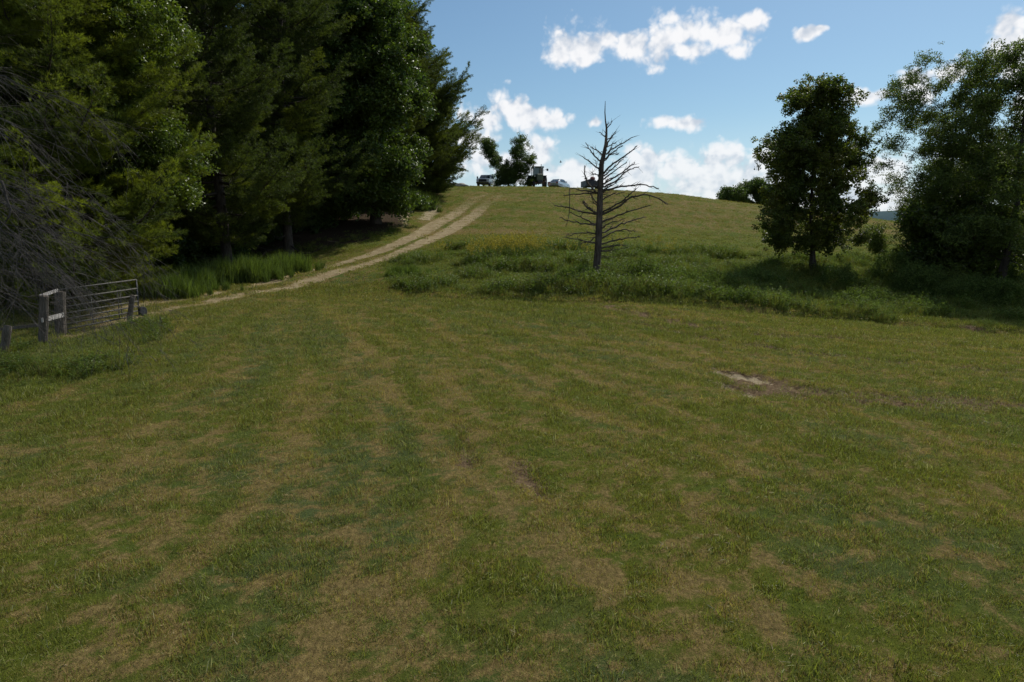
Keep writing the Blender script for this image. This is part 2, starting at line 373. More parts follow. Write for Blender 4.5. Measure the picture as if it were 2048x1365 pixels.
def flat(name, col, rough=.5, metal=0, spec=.5, coat=0, dirt=.25, nsc=4):
    m, t = mat_new(name); g = t.new('ShaderNodeTexCoord').outputs['Object']
    n = t.noise(g, nsc, 5, .6); c = t.mix(t.sm(n, .4, .75, 0, dirt), col, tuple(k*.45+.03 for k in col))
    finish(t, princ(t, c, t.m('MULTIPLY_ADD', n, .2, rough-.1), metal, spec, None, 0, coat)); return m
M['galv'] = flat('galvanised_tube', (.10,.092,.075), .75, .05, dirt=.5, nsc=12)
M['rubber'] = flat('rubber', (.02,.02,.021), .8, dirt=.5)
M['whitepaint'] = flat('white_car_paint', (.78,.79,.80), .3, coat=.6, dirt=.06)
M['silver'] = flat('silver_car_paint', (.50,.53,.56), .28, .55, coat=.6, dirt=.06)
M['glass'] = flat('dark_window_glass', (.03,.045,.05), .08, 0, 1.0, dirt=.1)
M['chrome'] = flat('chrome', (.6,.6,.61), .2, 1.0)
M['blacktrim'] = flat('black_trim', (.02,.02,.022), .5)
M['lamp'] = flat('headlamp_lens', (.65,.68,.70), .15, .2)
M['redlamp'] = flat('tail_lamp', (.30,.02,.02), .25)
M['tractorgreen'] = flat('faded_olive_paint', (.12,.14,.085), .55, dirt=.5)
M['rust'] = flat('rusty_iron', (.22,.11,.06), .8, dirt=.5, nsc=9)
M['orange'] = flat('faded_orange', (.38,.20,.10), .7, dirt=.4)
M['darkpaint'] = flat('dark_painted_steel', (.035,.037,.045), .55, dirt=.4)
M['tarp'] = flat('dark_canvas', (.04,.035,.04), .85)
M['redcloth'] = flat('dull_red_canvas', (.30,.12,.10), .85)
M['rock'] = flat('brown_boulder', (.20,.155,.11), .9, dirt=.6)
M['rockpale'] = flat('pale_boulder', (.42,.40,.36), .9, dirt=.5)

# ground
m, t = mat_new('pasture'); M['ground'] = m
gpos = t.new('ShaderNodeNewGeometry').outputs['Position']
dry = t.attr('dry'); bare = t.attr('bare'); trk = t.attr('track'); wsh = t.attr('wash'); lush = t.attr('lush'); weed = t.attr('weed'); fo = t.attr('forest')
nf = t.noise(gpos, 9, 6, .7); nm = t.noise(gpos, 1.7, 5, .65); nb = t.noise(gpos, .35, 4, .6)
st = t.noise(t.vm('MULTIPLY', gpos, (30, 12, 20)), 1.0, 3, .7); ff = t.noise(gpos, 60, 3, .7)
green = t.mix(t.sm(nb, .35, .65), (.145,.155,.018), (.105,.145,.020)); green = t.mix(lush, green, (.095,.125,.042))
straw = t.mix(t.sm(st, .3, .7), (.16,.115,.044), (.32,.235,.088))
jit = t.m('MULTIPLY', t.m('ADD', t.m('SUBTRACT', nf, .5), t.m('SUBTRACT', ff, .5)), 1.5)
c = t.mix(t.sm(t.m('ADD', t.m('ADD', dry, jit), t.m('MULTIPLY', t.m('SUBTRACT', nm, .5), .6)), .22, .72), green, straw)
soil = t.mix(t.sm(nf, .3, .7), (.13,.085,.048), (.28,.195,.11))
c = t.mix(t.sm(t.m('ADD', bare, t.m('MULTIPLY', t.m('SUBTRACT', nm, .5), .7)), .05, .45), c, soil)
c = t.mix(t.sm(t.m('ADD', trk, t.m('MULTIPLY', t.m('SUBTRACT', nf, .5), 1.5)), .18, .68), c, t.mix(t.sm(nm, .3, .7), (.34,.255,.135), (.50,.40,.235)))
c = t.mix(t.sm(t.m('ADD', wsh, t.m('MULTIPLY', t.m('ADD', t.m('SUBTRACT', nf, .5), t.m('SUBTRACT', ff, .5)), 1.8)), .35, .75), c, t.mix(nm, (.34,.26,.15), (.62,.51,.33)))
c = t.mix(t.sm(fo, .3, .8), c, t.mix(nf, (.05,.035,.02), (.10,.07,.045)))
dk = t.m('MULTIPLY_ADD', nf, 1.0, .28); c = t.vm('SCALE', c); c.node.inputs['Scale'].default_value = 1
_mixc = c.node; t.l.new(dk, _mixc.inputs['Scale'])
hh = t.m('ADD', t.m('MULTIPLY', nf, 1.0), t.m('MULTIPLY', ff, .6))
finish(t, princ(t, _mixc.outputs[0], 1.0, 0, .05, bump(t, hh, .9, .06)))

# ------------------------------------------------------------------ the ground sheet
def axis(c0, fine, step, g, far, back=None):
    a = [c0]
    while a[-1] < far: a.append(a[-1]+max(step, g*(a[-1]-c0) if a[-1]-c0 > fine else 0))
    return a
xr = axis(0, 10, .15, .017, 4200); xs = np.array([-v for v in xr[:0:-1]]+xr)
yf = axis(4, 12, .14, .014, 6500); yb = []
v = 4; stp = .5
while v > -1500: v -= stp; stp *= 1.18; yb.append(v)
ys = np.array(yb[::-1]+yf)
GX, GY = np.meshgrid(xs, ys); gx = GX.ravel(); gy = GY.ravel()
gz = height(gx, gy); A = field(gx, gy)
rough = (fbm(gx*6, gy*6, 2, 77.)-.5)
gz += -.07*A['bare']*(1+rough) - .05*A['track'] + rough*.04*(1-ss(gy, 20, 50)) - A['wash']*.05*(gy < 40)
ds = []
for L, w in MUDS[:4]:                     # tyre lugs pressed into the mud
    d = dist_poly(gx, gy, L); gz += -.05*(d < w*.8)*(np.sin(gx*19+np.abs(np.sin(gx*.9))*3) > .2)
nx, ny = len(xs), len(ys)
ii = (np.arange(ny-1)[:, None]*nx+np.arange(nx-1)[None, :]).ravel()
faces = np.c_[ii, ii+1, ii+nx+1, ii+nx]
GV = np.c_[gx, gy, gz]
tf = A['track'][faces].mean(1); yc_ = gy[faces].mean(1)
sel_t = tf > .45; sel_m = (~sel_t) & (A['wash'][faces].mean(1) > .3) & (yc_ < 40)
def sub(name, sel, kind, label):
    Fs = faces[sel]; u, inv = np.unique(Fs, return_inverse=True)
    me = mesh_np(name, GV[u], inv.reshape(-1, 4), True)
    for k in ('dry', 'bare', 'track', 'wash', 'weed', 'forest', 'lush'): add_attr(me, k, A[k][u])
    o = link(name, me, M['ground']); tag(o, label, None, None, kind); return o
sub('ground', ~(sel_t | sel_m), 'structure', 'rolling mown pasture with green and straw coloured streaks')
sub('dirt_track', sel_t, 'structure', 'two pale straw covered wheel ruts curving up the hill')
sub('bare_earth', sel_m, 'structure', 'pale washed bare earth in the muddy spot at right')

# ------------------------------------------------------------------ scatter by geometry nodes (points carry rot, scl, idx, dry, tint)
_ng = {}
def scatter_group(key, protos):
    if key in _ng: return _ng[key]
    g = bpy.data.node_groups.new('scatter_'+key, 'GeometryNodeTree')
    g.interface.new_socket('Geometry', in_out='INPUT', socket_type='NodeSocketGeometry')
    g.interface.new_socket('Geometry', in_out='OUTPUT', socket_type='NodeSocketGeometry')
    N = g.nodes; Lk = g.links
    gi = N.new('NodeGroupInput'); go = N.new('NodeGroupOutput'); jn = N.new('GeometryNodeJoinGeometry')
    for p in protos:
        oi = N.new('GeometryNodeObjectInfo'); oi.inputs['Object'].default_value = p
        gti = N.new('GeometryNodeGeometryToInstance'); Lk.new(oi.outputs['Geometry'], gti.inputs[0]); Lk.new(gti.outputs[0], jn.inputs[0])
    ip = N.new('GeometryNodeInstanceOnPoints'); ip.inputs['Pick Instance'].default_value = True
    def na(nm, ty):
        a = N.new('GeometryNodeInputNamedAttribute'); a.data_type = ty; a.inputs[0].default_value = nm
        return [o for o in a.outputs if o.enabled and o.name == 'Attribute'][0]
    e2r = N.new('FunctionNodeEulerToRotation'); Lk.new(na('rot', 'FLOAT_VECTOR'), e2r.inputs[0])
    Lk.new(gi.outputs[0], ip.inputs['Points']); Lk.new(jn.outputs[0], ip.inputs['Instance'])
    Lk.new(na('idx', 'INT'), ip.inputs['Instance Index']); Lk.new(e2r.outputs[0], ip.inputs['Rotation'])
    Lk.new(na('scl', 'FLOAT_VECTOR'), ip.inputs['Scale']); Lk.new(ip.outputs[0], go.inputs[0])
    _ng[key] = g; return g
def scatter(name, key, protos, pts, rot, scl, dry=0., tint=.5, parent=None):
    n = len(pts); me = mesh_np(name, pts, np.zeros((0, 3)))
    scl = np.asarray(scl, float)
    if scl.ndim == 1: scl = np.repeat(scl[:, None], 3, 1)
    add_attr(me, 'rot', rot, 'FLOAT_VECTOR'); add_attr(me, 'scl', scl, 'FLOAT_VECTOR')
    add_attr(me, 'idx', rng.integers(0, len(protos), n), 'INT')
    add_attr(me, 'dry', np.broadcast_to(dry, n)); add_attr(me, 'tint', np.broadcast_to(tint, n))
    o = link(name, me, None, parent); md = o.modifiers.new('scatter', 'NODES'); md.node_group = scatter_group(key, protos)
    return o
def proto(name, V, Fc, bv, mats, mi=None):
    me = mesh_np(name, V, Fc); add_attr(me, 'bv', bv)
    for m_ in mats: me.materials.append(m_)
    if mi is not None: me.polygons.foreach_set('material_index', np.asarray(mi, np.int32))
    return bpy.data.objects.new(name, me)

def blades(n, rad, h0, h1, lean, w, mat, name, rs, curl=.6):
    r = np.random.default_rng(rs); V = []; Fc = []; B = []
    for i in range(n):
        a = r.random()*2*PI; q = rad*math.sqrt(r.random()); bx, by = q*math.cos(a), q*math.sin(a)
        h = h0+(h1-h0)*r.random()**1.3; th = abs(r.normal(0, lean)); ph = r.random()*2*PI; wa = r.random()*2*PI
        d = np.array((math.sin(th)*math.cos(ph), math.sin(th)*math.sin(ph), max(math.cos(th), .05)))
        th2 = min(th+curl*r.random(), 1.75); d2 = np.array((math.sin(th2)*math.cos(ph), math.sin(th2)*math.sin(ph), math.cos(th2)))
        s = np.array((math.cos(wa), math.sin(wa), 0))*w*(.6+.8*r.random())*.5
        p0 = np.array((bx, by, -.01)); p1 = p0+d*h*.55; p2 = p1+d2*h*.45; k = len(V)
        V += [p0-s, p0+s, p1+s*.8, p1-s*.8, p2]; Fc += [(k, k+1, k+2), (k, k+2, k+3), (k+3, k+2, k+4)]; B += [r.random()]*5
    return proto(name, V, Fc, B, [mat])
GR = M['grass']
def pale_some(o, share=.05):                 # a few bleached stalks in every tuft
    a = o.data.attributes['bv'].data; n_ = len(a)//5; v_ = np.empty(len(a), np.float32); a.foreach_get('value', v_)
    r_ = np.random.default_rng(n_); m_ = np.repeat(r_.random(n_) < share, 5); v_[m_] = -.35; a.foreach_set('value', v_); return o
P_short = [blades(70, .16, .018, .055, 1.05, .0075, GR, 'tuft', 100+i) for i in range(4)] + [blades(40, .13, .03, .085, .7, .0075, GR, 'tuft_tall', 110+i) for i in range(2)] + [blades(55, .18, .04, .12, 1.45, .0065, GR, 'tuft_flat', 120+i, .1) for i in range(3)]
P_short = P_short[:6]+[pale_some(p_, .06) for p_ in P_short[6:]]
P_far = [blades(60, .45, .03, .10, .9, .026, GR, 'far_tuft', 130+i) for i in range(4)]
P_tall = [blades(60, .22, .20, .55, .35, .012, GR, 'tall_tuft', 140+i, .9) for i in range(3)]
def leaf_cluster(n, rx, rz, size, mat, name, rs, upb=.5, asp=.6, stems=True):
    """leaves on short twigs filling an ellipsoid; each leaf two bent halves"""
    r = np.random.default_rng(rs); V = []; Fc = []; B = []
    for i in range(n):
        p = r.normal(0, 1, 3); p = p/np.linalg.norm(p)*r.random()**.45*np.array((rx, rx, rz)); p[0] += rx*.3
        nrm = r.normal(0, 1, 3)+np.array((0, 0, upb*2)); nrm /= np.linalg.norm(nrm)
        ax = np.cross(nrm, r.normal(0, 1, 3)); ax /= np.linalg.norm(ax); b = np.cross(nrm, ax)
        s = size*(.6+.7*r.random()); k = len(V); dr = nrm*s*.18
        V += [p-ax*s*.5, p+b*s*asp*.5-dr, p+ax*s*.5-dr*.6, p-b*s*asp*.5-dr, p]
        Fc += [(k, k+1, k+4), (k+1, k+2, k+4), (k+2, k+3, k+4), (k+3, k, k+4)]; B += [r.random()]*5
    return proto(name, V, Fc, B, [mat])
P_maple = [leaf_cluster(34, .34, .20, .15, M['maple'], 'maple_spray', 200+i, .6, .85) for i in range(4)]
P_oak = [leaf_cluster(36, .36, .24, .15, M['oak'], 'oak_spray', 210+i, .5, .6) for i in range(4)]
P_loc = [leaf_cluster(30, .32, .16, .115, M['locust'], 'locust_spray', 220+i, .5, .5) for i in range(4)]
P_bush = [leaf_cluster(40, .20, .16, .065, M['weed'], 'bush_spray', 230+i, .4, .5) for i in range(4)]
def pine_spray(name, rs, n=46, L=.7):
    r = np.random.default_rng(rs); V = []; Fc = []; B = []
    for i in range(n):                          # needle tufts along a flat fan of twiglets
        u = r.random()**.7; side = (r.random()-.5)*2*.55*(1-u*.55)
        c = np.array((u*L, side*L*.75, r.normal(0, .03)+.05*u)); bvv = r.random()
        dirm = np.array((1., side*1.4, .35)); dirm /= np.linalg.norm(dirm)
        for k_ in range(7):
            d = dirm+r.normal(0, .55, 3); d /= np.linalg.norm(d); w = np.cross(d, r.normal(0, 1, 3)); w /= np.linalg.norm(w)
            ln = .10+.05*r.random(); k = len(V)
            V += [c-w*.007, c+w*.007, c+d*ln]; Fc.append((k, k+1, k+2)); B += [min(1, max(0, bvv+r.normal(0, .1)))]*3
    return proto(name, V, Fc, B, [M['pine']])
P_pine = [pine_spray('pine_spray', 240+i) for i in range(4)]
def weed_plant(name, rs, hgt=.5, nst=7, flower=False):
    r = np.random.default_rng(rs); V = []; Fc = []; B = []; MI = []
    for s_ in range(nst):
        bx, by = r.normal(0, .1, 2); h = hgt*(.6+.5*r.random()); tx, ty = r.normal(0, .12, 2)
        k = len(V); V += [(bx-.006, by, 0), (bx+.006, by, 0), (bx+tx, by+ty, h)]; Fc.append((k, k+1, k+2)); B += [.2]*3; MI.append(0)
        for j in range(11 if not flower else 14):
            u = .15+.85*(j+r.random())/14 if flower else .1+.9*(j+r.random())/11
            c = np.array((bx+tx*u, by+ty*u, h*u)); a = r.random()*2*PI; e = .2+.5*r.random()
            d = np.array((math.cos(a)*math.cos(e), math.sin(a)*math.cos(e), math.sin(e))); w = np.array((-math.sin(a), math.cos(a), 0))
            ln = (.11 if not flower else .08)*(.7+.6*r.random())*(1-.4*u); k = len(V); bb = r.random()
            V += [c, c+d*ln*.5+w*ln*.17, c+d*ln-np.array((0, 0, ln*.25)), c+d*ln*.5-w*ln*.17]; Fc += [(k, k+1, k+2), (k, k+2, k+3)]; B += [bb]*4; MI += [0, 0]
        if flower:
            for j in range(17):
                u = 1-.22*r.random(); c = np.array((bx+tx*u, by+ty*u, h*u))+r.normal(0, .035, 3)*(1.6-u); k = len(V); q = r.normal(0, .017, (3, 3))
                V += list(c+q); Fc.append((k, k+1, k+2)); B += [r.random()]*3; MI.append(1)
    return proto(name, V, Fc, B, [M['weed'], M['flower']] if flower else [M['weed']], MI)
P_weed = [weed_plant('weed', 250+i, .42) for i in range(4)]
P_gold = [weed_plant('goldenrod', 260+i, 1.0, 6, True) for i in range(3)]
def broom(name, rs, h=1.0, n=90, mat=None):
    return blades(n, .22, h*.5, h, .28, .02, mat or M['weed'], name, rs, .25)
P_broom = [broom('broom', 270+i) for i in range(3)]

def view_pts(dens, ymin, ymax, margin=2.5, cell=1.0):
    """random ground points in the wedge of land the lens could plausibly see; dens(y) per square metre"""
    Y = []; X = []
    y = ymin
    while y < ymax:
        st = max(.4, y*.04); hw = .76*y+margin; n = rng.poisson(dens(y+st/2)*2*hw*st)
        Y.append(y+rng.random(n)*st); X.append((rng.random(n)*2-1)*hw); y += st
    return np.concatenate(X), np.concatenate(Y)
def lay(name, key, protos, x, y, keep, scl, dry, tint, z_off=-.01, label=None, cat=None, tilt=.12):
    x, y, scl, dry, tint = [np.asarray(a)[keep] for a in (x, y, scl, dry, tint)]
    n = len(x); rot = np.c_[rng.normal(0, tilt, n), rng.normal(0, tilt, n), rng.random(n)*2*PI]
    o = scatter(name, key, protos, np.c_[x, y, height(x, y)+z_off], rot, scl, dry, tint)
    tag(o, label, cat, None, 'stuff'); return o
x, y = view_pts(lambda d: 340 if d < 9 else 340*(9/d)**1.15, 3.6, 34); a = field(x, y)
cover = (1-a['bare']*.93)*(1-a['track']*.9)*(1-a['wash'])*(1-a['forest'])*(1-.42*ss(a['dry'], .5, 1)); keep = rng.random(len(x)) < cover
lay('grass', 'short', P_short, x, y, keep, (.60+.5*ss(fbm(x*3.2, y*3.2, 3, 8.), .35, .75)+.45*rng.random(len(x))**2)*(1+.03*np.maximum(0, y-8))*(1-.35*a['dry']), np.clip(a['dry']*1.15+rng.normal(0, .2, len(x)), 0, 1),
    np.clip(a['lush']+rng.normal(0, .28, len(x)), 0, 1), -.02, 'short mown grass, green with dead straw patches, covering the near field', 'grass')
x, y = view_pts(lambda d: 9*(34/d)**1.2, 30, 100, 5); a = field(x, y)
cover = (1-a['bare']*.93)*(1-a['track'])*(1-a['wash'])*(1-a['forest']); keep = rng.random(len(x)) < cover
lay('hill_grass', 'far', P_far, x, y, keep, .8+.5*rng.random(len(x)), np.clip(a['dry']*1.1+rng.normal(0, .08, len(x)), 0, 1), np.clip(.1+.5*a['lush']+rng.normal(0, .15, len(x)), 0, 1),
    -.03, 'cut grass and yellow stubble on the hillside', 'grass')
x, y = view_pts(lambda d: 26 if d < 30 else 20, 14, 62, 3); a = field(x, y)
wv = np.clip(a['weed']+a['verge']*.35, 0, 1)*(1-a['track']); hf = .25+1.25*ss(fbm(x*.5, y*.5, 3, 55.), .3, .75)
hf = hf*(.45+.55*ss(dist_poly(x, y, BANKLINE), .0, 1.3))*(1-.45*((x < -8) & (y < 27)))*(1+.25*ss(x, 2, 8)*(1-ss(dist_poly(x, y, BANKLINE), .6, 2.2))*ss(fbm(x*.9, y*.9, 2, 65.), .35, .6))
keep = (rng.random(len(x)) < wv*.9); sel = rng.random(len(x))
lay('tall_grass', 'tall', P_tall, x, y, keep & (sel < .40), hf*(.55+.5*rng.random(len(x)))*(.6+.6*wv), np.clip(.12+.25*fbm(x*.3, y*.3, 2, 9.)+rng.normal(0, .1, len(x)), 0, 1), np.clip(.4+rng.normal(0, .25, len(x)), 0, 1),
    -.03, 'uncut knee high grass in the ditch and beside the gate', 'grass')
lay('weeds', 'weed', P_weed, x, y, keep & (sel >= .40) & (sel < .95), hf*(.7+.7*rng.random(len(x)))*(.5+.6*wv), np.clip(rng.normal(.03, .05, len(x)), 0, 1), np.clip(.45+rng.normal(0, .3, len(x)), 0, 1),
    -.03, 'leafy dark green weeds filling the ditch below the hill', 'weeds')

# ------------------------------------------------------------------ tubes and trees
def tubes(P0, P1, R0, R1, n=5):
    P0 = np.asarray(P0, float); P1 = np.asarray(P1, float); d = P1-P0; L = np.linalg.norm(d, axis=1, keepdims=True); d = d/np.maximum(L, 1e-9)
    ref = np.where(np.abs(d[:, 2:3]) > .9, np.array([[1., 0, 0]]), np.array([[0, 0, 1.]])); u = np.cross(d, ref); u /= np.linalg.norm(u, axis=1, keepdims=True); v_ = np.cross(d, u)
    an = np.arange(n)*2*PI/n; ring = u[:, None, :]*np.cos(an)[None, :, None]+v_[:, None, :]*np.sin(an)[None, :, None]
    P0 = P0-d*np.asarray(R0)[:, None]*.3
    A_ = P0[:, None]+ring*np.asarray(R0)[:, None, None]; B_ = P1[:, None]+ring*np.asarray(R1)[:, None, None]
    V = np.concatenate([A_, B_], 1).reshape(-1, 3); k = (np.arange(len(P0))*2*n)[:, None]; j = np.arange(n)[None, :]; j2 = (j+1) % n
    Fc = np.stack([k+j, k+j2, k+n+j2, k+n+j], -1).reshape(-1, 4)
    return V, Fc
def polytube(pts, rad, n=10, rough=0., rs=0):
    """one continuous tapered tube along a polyline, closed at the tip"""
    pts = np.asarray(pts, float); rad = np.asarray(rad, float); m_ = len(pts); r = np.random.default_rng(rs)
    T = np.gradient(pts, axis=0); T /= np.linalg.norm(T, axis=1, keepdims=True)
    ref = np.array((0., 1, 0)) if abs(T[0][2]) > .6 else np.array((0, 0, 1.))
    V = []
    for i in range(m_):
        u = np.cross(T[i], ref); u /= np.linalg.norm(u); v_ = np.cross(T[i], u)
        for k in range(n):
            a_ = 2*PI*k/n; q = rad[i]*(1+rough*(r.random()-.5)); V.append(pts[i]+(u*math.cos(a_)+v_*math.sin(a_))*q)
    Fc = [(i*n+k, i*n+(k+1) % n, (i+1)*n+(k+1) % n, (i+1)*n+k) for i in range(m_-1) for k in range(n)]
    return np.array(V), np.array(Fc)
def merge(*vf):
    V = []; Fc = []; o = 0
    for v_, f in vf:
        if len(v_) == 0: continue
        V.append(v_); Fc.append(f+o); o += len(v_)
    return np.concatenate(V), np.concatenate(Fc)
def euler_from_dir(D, roll):
    D = D/np.maximum(np.linalg.norm(D, axis=1, keepdims=True), 1e-9)
    return np.c_[roll, -np.arcsin(np.clip(D[:, 2], -1, 1)), np.arctan2(D[:, 1], D[:, 0])]

def grow(att, trunk, bf=.25, step=.6, tip=.007, pw=2.3, wob=.06, rs=0, rmax=None):
    r = np.random.default_rng(rs); n0 = len(trunk); cap = n0+len(att)*14
    Pn = np.zeros((cap, 3)); par = -np.ones(cap, int); path = np.zeros(cap); Pn[:n0] = trunk
    for i in range(1, n0): par[i] = i-1; path[i] = path[i-1]+np.linalg.norm(trunk[i]-trunk[i-1])*.4
    n = n0; tips = []; order = np.argsort(np.hypot(att[:, 0]-np.interp(att[:, 2], trunk[:, 2], trunk[:, 0]), att[:, 1]-np.interp(att[:, 2], trunk[:, 2], trunk[:, 1])))
    lo = 2
    for a_ in att[order]:
        Q = Pn[lo:n]; dv = a_-Q; d = np.linalg.norm(dv, axis=1)
        cost = d+bf*path[lo:n]+.9*np.maximum(0, Q[:, 2]-a_[2]+.25*np.hypot(dv[:, 0], dv[:, 1]))
        k = int(np.argmin(cost))+lo; D = np.linalg.norm(a_-Pn[k]); m_ = max(1, min(12, int(D/step)+1)); prev = k
        for j in range(1, m_+1):
            t_ = j/m_; q = Pn[k]*(1-t_)+a_*t_; q[2] += .12*D*math.sin(PI*t_)
            if j < m_: q = q+r.normal(0, wob*step, 3)
            Pn[n] = q; par[n] = prev; path[n] = path[prev]+D/m_; prev = n; n += 1
        tips.append(prev)
    Pn = Pn[:n]; par = par[:n]; acc = np.zeros(n); kids = np.zeros(n, int)
    for i in range(n-1, 0, -1):
        if acc[i] == 0: acc[i] = tip**pw
        acc[par[i]] += acc[i]; kids[par[i]] += 1
    rad = acc**(1/pw)
    if rmax: rad = rad*min(1, rmax/rad[1]) if rad[1] > rmax else rad; 
    return Pn, par, rad, np.array(tips)
def tree_mesh(Pn, par, rad, n0, rbase, rs, thick=.03):
    i = np.arange(1, len(Pn)); p = par[i]
    sel = i >= n0; big = sel & (rad[i] > thick); small = sel & ~big
    tr = np.array([rbase*(1-.93*(k/(n0-1))**.8) for k in range(n0)]); tr[0] *= 1.55; 
    if n0 > 2: tr[1] *= 1.08
    parts = [polytube(Pn[:n0], np.maximum(tr, rad[:n0]*.0+.01), 12, .14, rs)]
    rp = np.where(p < n0, np.minimum(rad[i]*1.1, .6*tr[np.minimum(p, n0-1)]+.004), np.minimum(rad[p], rad[i]*1.6))
    for s_, k in ((big, 6), (small, 3)):
        if s_.any(): parts.append(tubes(Pn[p[s_]], Pn[i[s_]], rp[s_], np.minimum(rad[i[s_]], .55*rbase), k))
    return merge(*parts)

def trunk_line(base, top, k=12, wob=.12, rs=0):
    r = np.random.default_rng(rs); t_ = np.linspace(0, 1, k)[:, None]; q = np.array(base)*(1-t_)+np.array(top)*t_
    w = np.cumsum(r.normal(0, wob, (k, 2)), 0); w -= w[0]; q[:, :2] += w*np.minimum(1, t_*3); return q
def silhouette_points(rows, d, n, rs, depth=1.0, shell=.55, clus=14, cr=.6):
    """rows of (py, left px, right px): the crown's outline in the photograph, given depth and volume at distance d"""
    r = np.random.default_rng(rs); rows = np.array(rows, float)
    zz = np.array([PX(1024, q[0], d)[2] for q in rows]); xl = np.array([PX(q[1], q[0], d)[0] for q in rows]); xrr = np.array([PX(q[2], q[0], d)[0] for q in rows])
    o = np.argsort(zz); zz, xl, xrr = zz[o], xl[o], xrr[o]; C_ = []
    wmax = (xrr-xl).max()
    while len(C_) < n//clus:
        z = zz[0]+(zz[-1]-zz[0])*r.random(); L_ = np.interp(z, zz, xl); R_ = np.interp(z, zz, xrr); hw = (R_-L_)/2
        if r.random() > hw*2/wmax+.1: continue
        a_ = r.random()*2*PI; q = r.random()**shell
        C_.append(((L_+R_)/2+math.cos(a_)*q*max(hw-cr*.5, .1), d+math.sin(a_)*q*max(hw-cr*.3, .1)*depth, z))
    out = []
    for c_ in C_:
        out.append(np.array(c_)+r.normal(0, 1, (clus, 3))*np.array((cr, cr, cr*.55))*(.6+.6*r.random()))
    out = np.concatenate(out)
    z = out[:, 2]; L_ = np.interp(z, zz, xl); R_ = np.interp(z, zz, xrr); ok = (out[:, 0] > L_-.35) & (out[:, 0] < R_+.35) & (z > zz[0]-.3) & (z < zz[-1]+.4)
    return out[ok]
def foliage_from(name, key, protos, Pn, par, tips, root, per=3, size=1., jit=.22, tint=(.2, .2), dry=0., rs=0, out_from=None, ctr=(0, 0)):
    r = np.random.default_rng(rs); idx = np.repeat(tips, per); n = len(idx); base = Pn[idx]; D = base-Pn[par[idx]]
    D = D/np.maximum(np.linalg.norm(D, axis=1, keepdims=True), 1e-6)+r.normal(0, .55, (n, 3)); D[:, 2] *= .6
    pts = base+r.normal(0, jit, (n, 3))
    # clump-wise hue, with random scatter per spray
    tt = np.clip(tint[0]+(fbm(pts[:, 0]*.8+pts[:, 2]*.5, pts[:, 1]*.8+pts[:, 2]*.9, 2, rs*3.)-.5)*1.6*tint[1]*2+r.normal(0, .1, n), 0, 1)
    o = scatter(name, key, protos, pts, euler_from_dir(D, r.normal(0, .5, n)), size*(.7+.6*r.random(n)), dry, tt, root); o['kind'] = 'stuff'; return o

TOPF = {}
def broadleaf(name, label, base, rows, d, n=700, key='maple', protos=None, rb=.25, rs=1, per=3, size=1., tint=(.25, .3), group=None, clus=14, cr=.6, shell=.55, top_px=None, dry=0., bf=.25, leanx=0., cat='tree', depth=1.0, extra=None):
    """base: world (x, y); the tree's parts are built around its foot"""
    bx, by = base; bz = H(bx, by)-.1; foot = np.array((bx, by, bz))
    att = silhouette_points(rows, d, n, rs, depth, clus=clus, cr=cr, shell=shell)
    if extra is not None: att = np.concatenate([att, extra])
    top = att[np.argmax(att[:, 2])]; tz = bz+(att[:, 2].max()-bz)*TOPF.get(name, .9)
    tr = trunk_line(foot, ((att[:, 0].mean()+bx)/2+leanx, (att[:, 1].mean()+by)/2, tz), 12, .10, rs)
    Pn, par, rad, tips = grow(att-foot, tr-foot, bf, .55, rs=rs)
    root = empty(name, foot); tag(root, label, cat, group)
    V, Fc = tree_mesh(Pn, par, rad, 12, rb, rs); me = mesh_np('trunk', V, Fc, True); link('trunk', me, M['bark'], root)
    foliage_from('crown', key, protos, Pn, par, tips, root, per, size, tint=tint, rs=rs, dry=dry)
    return root

